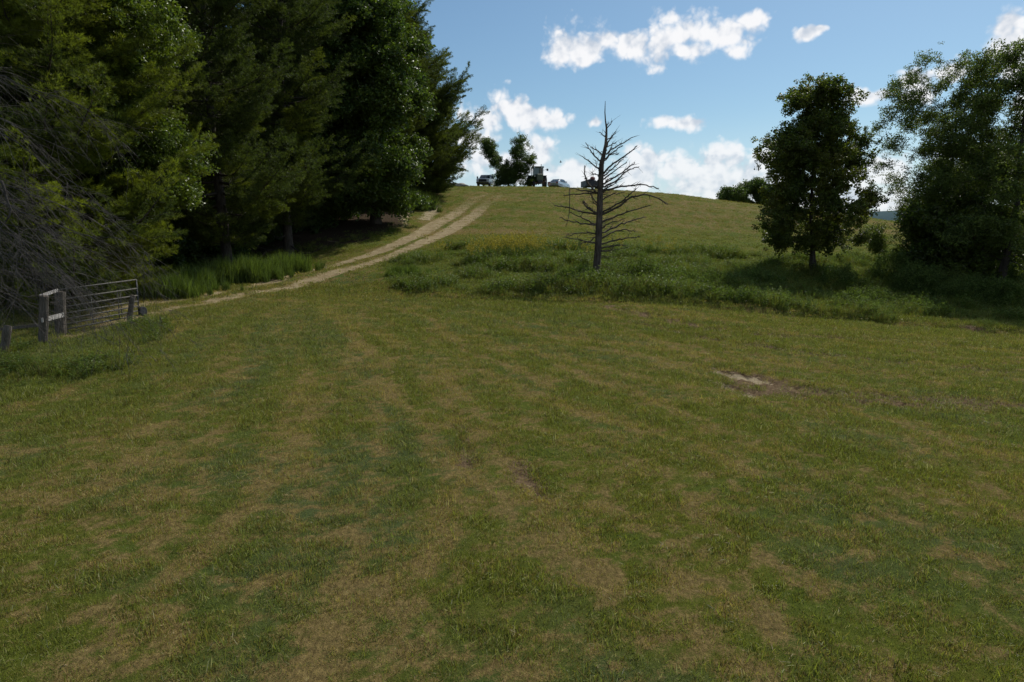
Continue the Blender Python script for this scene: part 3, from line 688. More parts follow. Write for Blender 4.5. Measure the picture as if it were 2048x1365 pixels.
def pine(name, label, base, hgt, radius, rs, start=.12, density=1., tint=(.15, .3), rb=None, group=None, profile=None, size=1., dead_low=True, gap=.38):
    bx, by = base; bz = H(bx, by)-.1; r = np.random.default_rng(rs); rb = rb or hgt*.014
    k0 = 16; tr = trunk_line((0, 0, 0), (r.normal(0, .3), r.normal(0, .3), hgt), k0, .05, rs)
    segs = []; sp = []; sd = []; ss_ = []
    z = hgt*start*.5
    while z < hgt-.2:
        u = z/hgt
        prof = profile(u) if profile else min(1., (1-u)*1.25+.04)*(.75+.25*min(1, u/.25))
        alive = u > start
        nb = r.integers(4, 7) if alive else 3
        a0 = r.random()*2*PI
        c = np.array((np.interp(z, tr[:, 2], tr[:, 0]), np.interp(z, tr[:, 2], tr[:, 1]), z))
        for b in range(nb):
            a_ = a0+b*2*PI/nb+r.normal(0, .25); L = radius*prof*(.42+.72*r.random())
            if not alive: L = radius*(.2+.5*r.random())
            rise = (.10+.35*u) if alive else -.12
            m_ = max(3, int(L/.5)+2); t_ = np.linspace(0, 1, m_)
            hd = np.array((math.cos(a_), math.sin(a_), 0)); side = np.array((-math.sin(a_), math.cos(a_), 0))
            pts = c+hd*L*t_[:, None]+np.array((0, 0, 1.))*(L*(rise*t_+.16*t_**2.5-.18*np.sin(PI*t_)*(1-u)))[:, None]+side*(np.cumsum(r.normal(0, .05, m_)))[:, None]
            rr = (.012+.016*L)*(1-.85*t_)
            segs.append((pts[:-1], pts[1:], rr[:-1], rr[1:]))
            if alive:
                for j in range(1, m_):
                    if t_[j] < .22: continue
                    for s_ in (-1, 1):
                        if r.random() > .9*density: continue
                        l2 = (.25+.42*L*(1-t_[j])*.9+.12)*(.6+.6*r.random()); l2 = min(l2, 1.5)
                        dd = hd*(.75)+side*s_*.75+np.array((0, 0, .12+.1*r.normal())); e = pts[j]+dd*l2
                        segs.append((pts[j][None], e[None], np.array([.008]), np.array([.003])))
                        for q in np.arange(.25, l2, .34): sp.append(pts[j]+dd*q); sd.append(dd+r.normal(0, .18, 3)+np.array((0, 0, .18))); ss_.append(1)
                    sp.append(pts[j]); sd.append(pts[j]-pts[j-1]+r.normal(0, .1, 3)+np.array((0, 0, .1))); ss_.append(1.1)
            elif dead_low:
                for j in range(1, m_):
                    for q in range(2):
                        e = pts[j]+hd*.25+side*r.normal(0, .4)+np.array((0, 0, r.normal(-.05, .12))); segs.append((pts[j][None], e[None], np.array([.006]), np.array([.002])))
        z += gap+.3*r.random() if alive else .5+.4*r.random()
    P0, P1, R0, R1 = [np.concatenate([s_[i] for s_ in segs]) for i in range(4)]
    rr = rb*(1-.94*np.linspace(0, 1, k0)); rr[0] *= 1.3
    root = empty(name, (bx, by, bz)); tag(root, label, 'tree', group)
    V, Fc = merge(polytube(tr, rr, 10, .1, rs), tubes(P0, P1, R0, R1, 4)); link('trunk', mesh_np('trunk', V, Fc, True), M['bark'], root)
    sp = np.array(sp); sd = np.array(sd); n = len(sp)
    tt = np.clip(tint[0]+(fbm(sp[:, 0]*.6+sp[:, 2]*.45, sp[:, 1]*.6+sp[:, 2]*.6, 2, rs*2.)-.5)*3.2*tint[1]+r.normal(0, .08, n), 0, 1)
    o = scatter('crown', 'pine', P_pine, sp, euler_from_dir(sd, r.normal(0, .35, n)), size*np.array(ss_)*(.75+.5*r.random(n)), 0., tt, root); o['kind'] = 'stuff'
    return root
def at(px, d):
    """ground position under a photograph column at distance d"""
    return ((px-1024)/F*d*1.0/(math.cos(PITCH)+((682.5-460)/F)*math.sin(PITCH)), d)
def place_copy(src, xy, rz, s, label, group=None):
    o = copy_tree(src); o.location = (xy[0], xy[1], H(*xy)-.1); o.rotation_euler = (0, 0, rz); o.scale = (s, s, s); o['label'] = label
    if group: o['group'] = group
    return o

# ---- right side trees
broadleaf('maple_tree', 'dense rounded maple standing alone at the ditch, tops of its leaves yellowing', at(1632, 44), 
    [(178,1600,1690),(200,1575,1712),(240,1560,1705),(270,1545,1732),(310,1518,1728),(345,1535,1735),(400,1545,1742),(440,1520,1745),(470,1518,1738),(495,1570,1705)], 44, 1420, 'maple', P_maple, .20, 21, 3, .82, (.28, .5), clus=11, cr=.40, depth=.95)
broadleaf('airy_tree', 'tall open feathery tree leaning left, sky showing through its crown', at(1878, 46),
    [(115,1835,1930),(150,1790,1965),(185,1765,1980),(240,1742,1985),(290,1750,1990),(330,1765,1995),(370,1785,2000),(415,1780,2005),(470,1830,2000),(520,1850,1990)], 46, 1080, 'loc', P_loc, .22, 22, 3, 1.0, (.38, .4), clus=9, cr=.34, shell=.6, bf=.3, depth=.8)
broadleaf('shade_tree', 'broad dark tree at the right edge casting deep shade', at(2010, 42),
    [(100,1960,2110),(140,1930,2150),(200,1915,2180),(320,1895,2200),(400,1870,2200),(480,1850,2200),(560,1850,2180)], 42, 1500, 'loc', P_loc, .28, 23, 4, 1.15, (.40, .5), clus=12, cr=.42, depth=1.15)
broadleaf('thicket_tree', 'low dark bushy tree in the gap before the right hand trees', at(1880, 43),
    [(400,1850,1960),(450,1800,1980),(500,1810,1990),(560,1830,1990)], 43.5, 420, 'maple', P_maple, .10, 24, 4, 1.15, (.1, .15), clus=13, cr=.6, depth=.7)
broadleaf('sapling', 'small leafy sapling between the maple and the right hand trees', at(1752, 47), [(445,1735,1765),(470,1728,1775),(500,1735,1768)], 47, 80, 'loc', P_loc, .04, 25, 3, .9, (.3, .2), clus=8, cr=.25)
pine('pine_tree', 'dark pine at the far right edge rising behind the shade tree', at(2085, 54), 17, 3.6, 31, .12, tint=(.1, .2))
s0 = broadleaf('ditch_tree', 'dark bushy tree filling the shade behind the airy tree', at(1960, 52), [(300,1900,2060),(380,1860,2090),(460,1850,2100),(540,1860,2090)], 52, 520, 'maple', P_maple, .18, 26, 4, 1.3, (.1, .15), clus=13, cr=.7, depth=.7)

# ---- trees on the crest
def rows_shift(rows, dx): return [(a_, b+dx, c_+dx) for a_, b, c_ in rows]
r_ = np.random.default_rng(41); lob = []
for path, wd, cnt in [([(1015,362),(997,330),(983,305),(972,285)], 8, 34), ([(1022,365),(1034,335),(1040,305),(1036,284)], 8, 36), ([(1030,360),(1055,335),(1066,312)], 6, 14), ([(1008,368),(985,360)], 5, 5), ([(1020,366),(1010,345)], 16, 30), ([(1040,366),(1070,362)], 7, 7)]:
    for k_ in range(cnt):
        u_ = .12+.88*r_.random()**.8; q = np.array(path, float); v_ = u_*(len(q)-1); i_ = min(int(v_), len(q)-2); c_ = q[i_]+(q[i_+1]-q[i_])*(v_-i_)
        c_ = c_+r_.normal(0, wd*.6, 2); w_ = PX(c_[0], c_[1], 108+r_.normal(0, .7)); lob.append(w_+r_.normal(0, 1, (7, 3))*np.array((.30, .35, .22)))
TOPF['ragged_tree'] = .32
broadleaf('ragged_tree', 'ragged twin leaning tree on the crest between pickup and tractor', at(1018, 108), [(340,1010,1035),(366,1000,1045)], 108, 60, 'oak', P_oak, .2, 42, 2, 1.0, (.2, .3), clus=9, cr=.3, bf=.12, extra=np.concatenate(lob))
for (px, d_, rw, lb, sd_) in [(1462, 150, [(383,1450,1478),(395,1443,1484),(410,1443,1488)], 'smaller rounded tree beyond the crest, leftmost of the far clump', 43),
        (1512, 152, [(365,1485,1540),(380,1478,1552),(400,1480,1560),(418,1485,1560)], 'larger rounded tree beyond the crest beside the smaller one', 44), (1550, 158, [(376,1540,1580),(400,1530,1590),(415,1530,1590)], 'far tree beyond the crest, half hidden by the maple', 45)]:
    broadleaf('crest_tree', lb, at(px, d_), rw, d_, 330, 'oak', P_oak, .3, sd_, 4, 1.9, (.3, .3), 'trees beyond the crest', clus=12, cr=1.0)

# ---- the wood on the left
big_oak = broadleaf('oak_tree', 'big dark oak at the wood edge with its bare trunk showing beside the track', at(752, 61),
    [(-70,640,760),(-10,600,815),(60,580,838),(130,570,850),(210,580,858),(300,590,850),(370,620,842),(425,650,818)], 61, 1500, 'oak', P_oak, .36, 51, 4, 1.75, (.25, .35), clus=13, cr=.95, depth=.85)
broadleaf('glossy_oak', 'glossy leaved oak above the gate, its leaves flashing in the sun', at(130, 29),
    [(-160,-60,330),(-60,-80,395),(60,-80,402),(160,-60,400),(240,60,395),(330,180,392),(420,260,385)], 29, 1300, 'oak', P_oak, .26, 52, 4, .95, (1.0, .3), clus=13, cr=.5, depth=.7)  # full tint puts sunlit brightness into the leaf colour
p_left = pine('white_pine', 'sunlit yellow green pine hanging over the gate', at(110, 26), 15, 5.1, 61, .05, tint=(.48, .7), size=1.15, profile=lambda u: min(1, (1-u)*1.6+.05))  # high tint paints the sunlit look into the needle colour
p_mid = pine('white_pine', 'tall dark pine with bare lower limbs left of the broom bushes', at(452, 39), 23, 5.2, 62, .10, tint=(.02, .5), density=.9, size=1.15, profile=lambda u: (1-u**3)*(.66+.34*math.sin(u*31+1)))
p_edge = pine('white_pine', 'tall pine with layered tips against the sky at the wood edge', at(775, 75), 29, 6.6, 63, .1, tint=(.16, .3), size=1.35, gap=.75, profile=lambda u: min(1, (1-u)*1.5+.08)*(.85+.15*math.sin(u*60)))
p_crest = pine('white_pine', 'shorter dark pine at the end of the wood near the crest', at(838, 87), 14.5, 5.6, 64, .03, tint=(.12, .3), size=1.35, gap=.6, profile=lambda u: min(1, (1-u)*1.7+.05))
GWOOD = 'trees standing in the dark wood'
place_copy(p_crest, at(835, 82), 2.1, 1.25, 'pine behind the big oak, next before the one at the crest')
w1 = place_copy(p_mid, at(575, 50), 1.1, 1.08, 'tall pine rising between the dark pine and the big oak')
place_copy(big_oak, at(352, 50), 2.4, .92, 'broad oak deep in shade just right of the sunlit pine')
place_copy(big_oak, at(590, 66), 4.4, 1.02, 'second broad oak behind and left of the big oak with the bare trunk')
place_copy(p_left, at(-40, 30), 1.9, 1.05, 'sunlit pine at the very left edge behind the bare branches')
_seen = {}
ORD = ['first', 'second', 'third', 'fourth', 'fifth', 'sixth', 'seventh']
def wood_label(what, px, d_):
    zone = ('behind the bare branches' if px < 80 else 'behind the sunlit pine' if px < 280 else 'behind the bare-limbed pine' if px < 480 else
            'left of the big oak' if px < 640 else 'behind the big oak')
    n_ = _seen.setdefault((what, zone), 0); _seen[(what, zone)] += 1
    return '%s in the wood %s, %s from left' % (what, zone, ORD[n_])
k = 0
for (px, d_) in sorted([(40,40),(180,38),(250,50),(400,56),(500,66),(620,72),(690,84),(100,56),(300,68),(440,80),(560,92),(780,96),(-80,45),(0,68),(200,84),(-150,60),(640,104),(350,100)]):
    src = [p_mid, p_edge][k % 2]
    place_copy(src, (at(px, d_)[0]+random.uniform(-1, 1), d_), k*1.3, .82+.1*(k % 3), wood_label('dark pine', px, d_), GWOOD); k += 1
# understory: young trees that close the view below the crowns
u0 = broadleaf('understory_tree', 'low young tree in shade just left of the big oak trunk', at(600, 60), [(370,560,640),(410,545,655),(450,545,655),(480,560,640)], 60, 420, 'oak', P_oak, .07, 71, 4, 1.6, (.1, .1), 'young trees under the wood', clus=10, cr=.8)
for i, (px, d_) in enumerate(sorted([(60,38),(160,42),(260,41),(340,50),(430,50),(500,56),(660,68),(560,74),(460,66),(360,62),(240,58),(700,78),(740,90),(-40,36),(800,100),(120,52),(640,86),(520,84)])):
    place_copy(u0, at(px, d_), i*1.7, .8+.12*(i % 4), wood_label('low shaded young tree', px, d_), 'young trees under the wood')

# ---- shrubs
def shrub(name, label, px, d, w, h, n, protos, key, rs, tint=.4, dry=.02, size=1., group=None, upright=False, cat='shrub', depth=.6):
    x0, y0 = at(px, d); r = np.random.default_rng(rs); z0 = H(x0, y0); root = empty(name, (x0, y0, z0)); tag(root, label, cat, group)
    if upright:
        p = np.c_[r.normal(0, w*.33, n), r.normal(0, w*.33*depth, n)]; q = height(p[:, 0]+x0, p[:, 1]+y0)-z0
        o = scatter('stems', key, protos, np.c_[p, q-.03], np.c_[r.normal(0, .12, n), r.normal(0, .12, n), r.random(n)*6.28], size*h*(.6+.5*r.random(n))*np.exp(-(p[:, 0]/w)**2), dry, np.clip(r.normal(tint, .15, n), 0, 1), root)
    else:
        d3 = r.normal(0, 1, (n, 3)); d3 /= np.linalg.norm(d3, axis=1, keepdims=True); d3[:, 2] = abs(d3[:, 2]); rr = (.55+.45*r.random(n)**.5)*(.7+.6*fbm(d3[:, 0]*2+5, d3[:, 1]*2+d3[:, 2]*2, 2, rs*1.))
        p = d3*np.array((w*.5, w*.5*depth, h))*rr[:, None]; p[:, 2] += height(p[:, 0]+x0, p[:, 1]+y0)-z0
        o = scatter('foliage', key, protos, p, euler_from_dir(d3, r.random(n)*6.28), size*(.7+.6*r.random(n)), dry, np.clip(r.normal(tint, .2, n), 0, 1), root)
        st = [(0, 0, -.1)]*12; e = p[r.integers(0, n, 12)]
        V, Fc = tubes(np.array(st, float)+r.normal(0, .08, (12, 3))*np.array((1, 1, 0)), e, np.full(12, .014), np.full(12, .005), 4); link('stems', mesh_np('stems', V, Fc), M['bark'], root)
    o['kind'] = 'stuff'; return root
shrub('broom_bush', 'long bright broom bush beside the track, nearest the big oak', 565, 40, 3.0, 1.5, 80, P_broom, 'broom', 1, .5, upright=True)
shrub('broom_bush', 'thick bright broom bush beside the track in front of the dark pine', 470, 37, 3.6, 1.8, 100, P_broom, 'broom', 2, .45, upright=True)
shrub('broom_bush', 'shaded broom bush beyond the end of the gate', 370, 32.5, 2.6, 1.5, 70, P_broom, 'broom', 3, .35, upright=True)
shrub('broom_bush', 'feathery bush just behind the wheel end of the gate', 320, 30, 2.4, 1.25, 60, P_broom, 'broom', 4, .5, upright=True)
shrub('grass_clump', 'tall upright grass clump in the weeds beside the track bend', 815, 37, 2.0, .75, 40, P_broom, 'broom', 5, .45, upright=True, cat='grass clump')
shrub('grass_clump', 'dark tall clump right at the foot of the dead spruce', 1158, 35.2, 1.3, .95, 26, P_broom, 'broom', 6, .15, upright=True, cat='grass clump')
shrub('verge_bush', 'yellow green bush on the bank where the wood ends', 825, 74, 4.5, 2.4, 90, P_broom, 'broom', 7, .8, upright=True, size=1.0)
for i, (px, d_, w_, h_, lb) in enumerate([(1300,36,2.6,.9,'rounded bramble bush right of the dead spruce'),(1375,36,2.2,.75,'pale leaved bramble next to the rounded one'),(1210,33.8,1.8,.55,'small leafy bush in front of the dead spruce foot'),
        (1450,37,2.4,.7,'low bramble left of the maple shade'),(1530,39,2.6,.8,'bramble in the maple shade, left of the trunk'),(1690,40,2.4,1.2,'tall dark bush just right of the maple trunk'),(1740,35,3.2,.8,'sunlit low bush between the two patches of shade'),
        (1440,31.5,2.2,.45,'low weedy mound on the ditch edge left of the maple shade'),(1500,31,2.0,.45,'low weedy mound on the ditch edge touching the maple shade'),(1800,43,3.2,1.9,'dark bush at the foot of the airy tree'),(1855,40,3.4,1.7,'dark bush in shade under the right hand trees'),(1960,38,4,1.6,'dark bush at the right edge under the shade tree'),
        (2040,37,4,1.8,'dark bush in the far right corner under the shade tree'),(1900,48,4,2.2,'dark bush behind the thicket tree'),(2000,50,4.5,2.4,'dark bush behind the shade tree trunk')]):
    shrub('bramble_bush', lb, px, d_, w_, h_, int(60*w_*max(h_, .6)), P_bush, 'bush', 300+i, .55 if px < 1480 or px == 1740 else .15, size=1.25)  # shaded bushes get a darker leaf tint than sunlit ones, shade painted in
# goldenrod
gp = []
r = np.random.default_rng(5)
for (px, py, sx, sy, n_) in [(1025,515,60,8,70),(1060,512,30,8,30),(975,520,22,8,22),(945,530,12,5,10),(1310,505,16,6,9),(1345,520,20,8,7),(885,520,8,5,5),(1160,520,30,8,10),(1240,512,20,6,6)]:
    for i in range(n_): gp.append(hit(px+r.normal(0, sx*.6), py+r.normal(0, sy*.7)))
gp = np.array(gp); n = len(gp)
o = scatter('goldenrod', 'gold', P_gold, np.c_[gp, height(gp[:, 0], gp[:, 1])-.03], np.c_[r.normal(0, .08, n), r.normal(0, .08, n), r.random(n)*6.28], 1.05+.4*r.random(n), 0., .5)
tag(o, 'yellow flowering goldenrod in the weeds left of the dead spruce', 'wildflowers', None, 'stuff')

# ------------------------------------------------------------------ dead spruce
D0 = 36.
def ct(cx, cy): return 1080+cx/3.1033, 180+cy/3.1033
TR = [(350,1150,24),(352,1100,20),(360,1000,19),(364,920,18.5),(366,850,18),(370,760,17),(372,690,16.5),(374,620,15),(378,540,14),(382,460,13),(398,395,11),(408,340,8.5),(412,280,6.5),(413,238,5),(406,190,3.6),(403,140,2.8),(405,70,1.2)]
root = empty('dead_spruce', (0, 0, 0)); tag(root, 'bare dead spruce with broken grey limbs standing in the ditch', 'tree')
base = PX(*ct(350, 1135), D0); root.location = base
pts = np.array([PX(*ct(a_, b), D0) for a_, b, _ in TR])-base; rad = np.array([c_/3.1033/F*D0*1.12 for _, _, c_ in TR]); pts[0, 2] -= .25; rad[0] *= 1.3
V1 = polytube(pts, rad, 14, .10, 9)
link('trunk', mesh_np('trunk', *V1, True), M['deadbark'], root)
BR = [((411,240),(450,195)),((414,238),(425,203)),((412,300),(370,262)),((416,345),(436,305),(470,258)),((414,310),(470,270)),((412,400),(480,350),(580,293)),((405,428),(460,382),(515,345)),((398,440),(440,405),(490,395)),((414,356),(475,322)),
    ((372,442),(320,385),(283,328)),((385,402),(345,375),(312,355)),((368,492),(310,450),(262,413)),((368,505),(350,470),(347,435)),((392,522),(440,470),(540,400),(603,348)),((392,537),(450,485),(520,430)),((390,556),(450,512),(538,450)),
    ((390,582),(470,540),(530,500),(588,450)),((388,602),(480,560),(540,500),(615,478)),((386,632),(430,600),(518,545)),((355,640),(305,590),(281,540),(277,470)),((372,542),(345,525),(320,510)),((388,634),(470,608),(560,595),(640,590),(738,612)),
    ((358,640),(260,625),(183,610)),((356,640),(250,645),(145,655)),((385,682),(440,655),(525,635)),((358,702),(325,665),(310,640)),((356,768),(300,735),(265,695)),((385,762),(500,700),(550,655),(597,612)),((386,772),(480,730),(570,665),(680,655),(795,710)),
    ((352,772),(250,755),(150,725),(90,722)),((386,822),(480,780),(580,745),(685,718)),((350,837),(270,800),(185,760)),((350,840),(230,825),(120,795)),((385,887),(470,850),(560,815),(655,790)),((383,922),(440,890),(515,870),(590,880)),
    ((348,897),(260,885),(160,910)),((348,952),(260,935),(145,915)),((383,957),(470,935),(540,920),(620,912)),((381,987),(440,970),(540,965)),((345,760),(290,715),(270,690)),((360,560),(330,600),(300,640)),
    ((385,600),(420,560),(500,525)),((360,720),(330,690),(322,650)),((386,860),(430,830),(530,800)),((356,905),(300,940),(250,955)),((380,1000),(430,1000),(470,960))]
rs_ = np.random.default_rng(77); segs = []
WT = {19: 5.5, 26: 6, 39: 5.0}
for bi, b in enumerate(BR):
    b2 = smooth_line(np.array(b, float), 5); L_ = len(b2); px_len = np.linalg.norm(b2[-1]-b2[0]); dz = rs_.uniform(-.55, .55)*px_len/3.1/F*D0
    Q = np.array([PX(*ct(q[0], q[1]), D0+dz*(i/(L_-1))) for i, q in enumerate(b2)])-base; Q[1:-1] += rs_.normal(0, .022, (L_-2, 3))
    w0 = 1.08*WT.get(bi, 3.0+px_len*.010); rr = w0/3.1033/F*D0*np.linspace(1, .42, L_)
    segs.append(polytube(Q, rr, 6, .15, bi))
    for j in range(2, L_-1):                      # broken side twigs
        for _t in range(2):
            if rs_.random() > .6: continue
            dd = Q[j+1]-Q[j-1]; dd /= np.linalg.norm(dd); e = Q[j]+dd*rs_.uniform(.08, .35)+rs_.normal(0, .14, 3); segs.append(tubes(Q[j][None], e[None], [rr[j]*.5], [.003], 4))
for i in range(26):                               # limbs towards and away from the lens
    z = rs_.uniform(.9, 7.2); c_ = np.array((np.interp(z, pts[:, 2], pts[:, 0]), 0, z)); a_ = PI/2*(1 if rs_.random() < .5 else -1)+rs_.normal(0, .5); L_ = (8.6-z)*rs_.uniform(.10, .3)
    e = c_+np.array((math.cos(a_)*L_, math.sin(a_)*L_, L_*rs_.uniform(.0, .6))); m1 = (c_+e)/2+rs_.normal(0, .05, 3)
    segs.append(polytube(np.array([c_, m1, e]), [.022, .016, .008], 6))
for i in range(80):
    z = rs_.uniform(.7, 4.6); s_ = 1 if rs_.random() < .6 else -1; c_ = np.array((np.interp(z, pts[:, 2], pts[:, 0]), 0, z)); L_ = rs_.uniform(.3, 1.3)
    e = c_+np.array((s_*L_, rs_.normal(0, .4), rs_.normal(.05, .15))); segs.append(tubes(c_[None], e[None], [.009], [.003], 4))
link('limbs', mesh_np('limbs', *merge(*segs), True), M['deadbark'], root)
b2 = smooth_line(np.array(((185,612),(183,740),(175,800),(160,850)), float), 5)
Q = np.array([PX(*ct(q[0], q[1]), D0-.4) for q in b2])-base
link('hanging_twig', mesh_np('hanging_twig', *polytube(Q, np.linspace(.022, .010, len(Q)), 6, .1), True), M['deadbark'], root)

# ------------------------------------------------------------------ bare grey branches reaching in from the left
root = empty('bare_tree', (-17.5, 17.5, H(-17.5, 17.5))); tag(root, 'leafless tree of pale grey tangled branches drooping over the gate', 'tree')
fb = np.array(root.location); r = np.random.default_rng(19)
tp = np.array([(0, 0, -.2), (.1, .1, 1.5), (.3, 0, 3), (.5, .2, 4.6), (.6, .3, 6.2), (.5, .3, 7.6)]); segs = [polytube(tp, [.26, .2, .17, .13, .08, .03], 10, .15, 3)]
def twigs(Q, r0, depth):
    n_ = len(Q); rr = np.linspace(r0, r0*.3, n_); segs.append(tubes(Q[:-1], Q[1:], rr[:-1], rr[1:], 5 if depth == 0 else 3))
    if depth >= 2: return
    L_ = np.linalg.norm(Q[-1]-Q[0]); cnt = int([9 if Q[0][2] > 5.2 else 11, 6, 2][depth]*min(1.3, L_/[3.2, 1.3, .5][depth]))
    for _ in range(cnt):
        k_ = r.integers(1, n_-1); dd = Q[k_+1]-Q[k_-1]; dd /= np.linalg.norm(dd); side = r.normal(0, .45, 3); d2 = dd+side; d2[2] -= .08; d2 /= np.linalg.norm(d2)
        l2 = L_*r.uniform(.18, .42); m_ = 6; t_ = np.linspace(0, 1, m_)[:, None]
        q = Q[k_]+d2*l2*t_+np.array((0, 0, -1))*l2*.28*t_**2+np.cumsum(r.normal(0, l2*.022, (m_, 3)), 0)*(t_ > 0)
        twigs(q, max(rr[k_]*.55, .0048), depth+1)
for i in range(23):
    py0 = [150, 370, 420, 460, 235, 500, 540, 390, 570, 600][i % 10]+r.uniform(-25, 25)
    dd_ = r.uniform(16.2, 19.5) if py0 < 500 else r.uniform(18.5, 23); ln = r.uniform(180, 330) if py0 > 300 else r.uniform(200, 330); sl = r.uniform(.16, .55) if py0 < 480 else r.uniform(-.02, .30)
    p0 = PX(-90, py0-30, dd_)-fb; p1 = PX(-90+ln*.55, py0+ln*.5*sl-10, dd_-.2)-fb; p2 = PX(-60+ln, py0+ln*sl*1.35, dd_-.4+r.normal(0, .5))-fb
    z0 = np.clip(p0[2]-.8, .8, 7.2); s0_ = np.array((np.interp(z0, tp[:, 2], tp[:, 0]), 0.1, z0))
    Q = smooth_line(np.array([s0_, p0, p1, p2]), 6); Q[1:] += np.cumsum(r.normal(0, .035, (len(Q)-1, 3)), 0)
    twigs(Q, r.uniform(.014, .026), 0)
link('branches', mesh_np('branches', *merge(*segs)), M['greybark'], root)
# a pale broken limb in the tangle
Q = np.array([PX(a_, b, 16.5) for a_, b in [(2,362),(8,375),(14,400),(22,420),(18,435),(10,446),(0,460)]])-fb
link('broken_limb', mesh_np('broken_limb', *polytube(Q, np.linspace(.035, .014, len(Q)), 7, .2), True), M['greybark'], root)

# ------------------------------------------------------------------ bmesh helpers for made things
def bm_box(bm, c, s, rot=None, bev=0.):
    g = bmesh.ops.create_cube(bm, size=1.0); vs = g['verts']
    bmesh.ops.scale(bm, vec=s, verts=vs)
    if bev: 
        es = list({e for v_ in vs for e in v_.link_edges}); rb_ = bmesh.ops.bevel(bm, geom=es, offset=bev, segments=2, affect='EDGES'); vs = list({v_ for f in rb_['faces'] for v_ in f.verts} | {v_ for v_ in vs if v_.is_valid})
    if rot: bmesh.ops.rotate(bm, cent=(0, 0, 0), matrix=rot, verts=vs)
    bmesh.ops.translate(bm, vec=c, verts=vs)
def bm_cyl(bm, a_, b, r1_, r2_=None, n=12, caps=True):
    a_ = Vector(a_); b = Vector(b); d = b-a_; q = d.to_track_quat('Z', 'Y').to_matrix().to_4x4()
    bmesh.ops.create_cone(bm, cap_ends=caps, segments=n, radius1=r1_, radius2=r1_ if r2_ is None else r2_, depth=d.length, matrix=Matrix.Translation((a_+b)/2) @ q)
def bm_prism(bm, prof, w, top_in=0., zt=None):
    """side profile (y, z) extruded to width w along x; vertices above zt are pulled in by top_in"""
    n_ = len(prof); L_ = []
    for s_ in (-1, 1):
        L_.append([bm.verts.new((s_*(w/2-(top_in if zt is not None and z > zt else 0)), y_, z)) for y_, z in prof])
    bm.faces.new(L_[0][::-1]); bm.faces.new(L_[1])
    for i in range(n_): bm.faces.new((L_[0][i], L_[0][(i+1) % n_], L_[1][(i+1) % n_], L_[1][i]))
    bmesh.ops.recalc_face_normals(bm, faces=bm.faces)
def part(name, fn, mat, parent, loc=None, smooth=False, bevel=0.):
    bm = bmesh.new(); fn(bm)
    if bevel: bmesh.ops.bevel(bm, geom=list(bm.edges), offset=bevel, segments=2, affect='EDGES', clamp_overlap=True)
    me = bpy.data.meshes.new(name); bm.to_mesh(me); bm.free()
    if smooth: me.polygons.foreach_set('use_smooth', [True]*len(me.polygons))
    return link(name, me, mat, parent, loc)
def quad(bm, *p): bm.faces.new([bm.verts.new(q) for q in p])
def slab(bm, pts_, nrm, th):
    nv = Vector(nrm).normalized()*th; a_ = [bm.verts.new(Vector(p)) for p in pts_]; b = [bm.verts.new(Vector(p)+nv) for p in pts_]; n_ = len(a_)
    bm.faces.new(a_[::-1]); bm.faces.new(b)
    for i in range(n_): bm.faces.new((a_[i], a_[(i+1) % n_], b[(i+1) % n_], b[i]))
    bmesh.ops.recalc_face_normals(bm, faces=bm.faces)
def wheel(parent, c, rad_, w, rimmat, hub=.58):
    t_ = part('wheel', lambda bm: tyre(bm, rad_, w, hub), M['rubber'], parent, c, True)
    part('rim', lambda bm: (bm_cyl(bm, (-w*.42, 0, 0), (w*.42, 0, 0), rad_*hub, None, 20), bm_cyl(bm, (-w*.5, 0, 0), (w*.5, 0, 0), rad_*.16, None, 10)), rimmat, t_)
    return t_
def tyre(bm, rad_, w, hub, n_=24):
    prof = [(hub, -.42), (.9, -.5), (.98, -.4), (1, -.15), (1, .15), (.98, .4), (.9, .5), (hub, .42)]
    rings = [[bm.verts.new((x_*w, math.cos(2*PI*k_/n_)*q*rad_, math.sin(2*PI*k_/n_)*q*rad_)) for q, x_ in prof] for k_ in range(n_)]
    for k_ in range(n_):
        for j in range(len(prof)-1): bm.faces.new((rings[k_][j], rings[(k_+1) % n_][j], rings[(k_+1) % n_][j+1], rings[k_][j+1]))

# ------------------------------------------------------------------ gate and posts
gl = hit(127, 668); gr_ = hit(279, 638); gl = np.array((gl[0], gl[1])); gr_ = np.array((gr_[0], gr_[1]))
ang = math.atan2(gr_[1]-gl[1], gr_[0]-gl[0]); GLn = float(np.linalg.norm(gr_-gl)); zl = H(*gl); zr = H(*gr_)
gate = empty('farm_gate', (gl[0], gl[1], zl+.12), ang); tag(gate, 'long tubular steel farm gate with seven rails and a small wheel at its far end', 'gate')
rise = zr-zl; GH = 1.22
def gx_(u, h): return (u*GLn, 0, rise*u+h)
for h in (0, .15, .31, .48, .68, .92, GH):
    part('rail', lambda bm: bm_cyl(bm, gx_(0, h), gx_(1, h), .024, None, 10), M['galv'], gate, None, True)
for u in (0.0, .38, .73, .765, 1.0):
    part('upright', lambda bm: bm_cyl(bm, (u*GLn, .0 if u in (0., 1.) else .03, rise*u-.02), (u*GLn, .0 if u in (0., 1.) else .03, rise*u+(GH if u in (0., 1.) else .95)), .024 if u in (0., 1.) else .016, None, 10), M['galv'] if u not in (1.,) else M['darkpaint'], gate, None, True)
gw = wheel(gate, (GLn+.12, -.05, rise+.12), .17, .08, M['darkpaint']); gw.rotation_euler = (0, 0, PI/2)
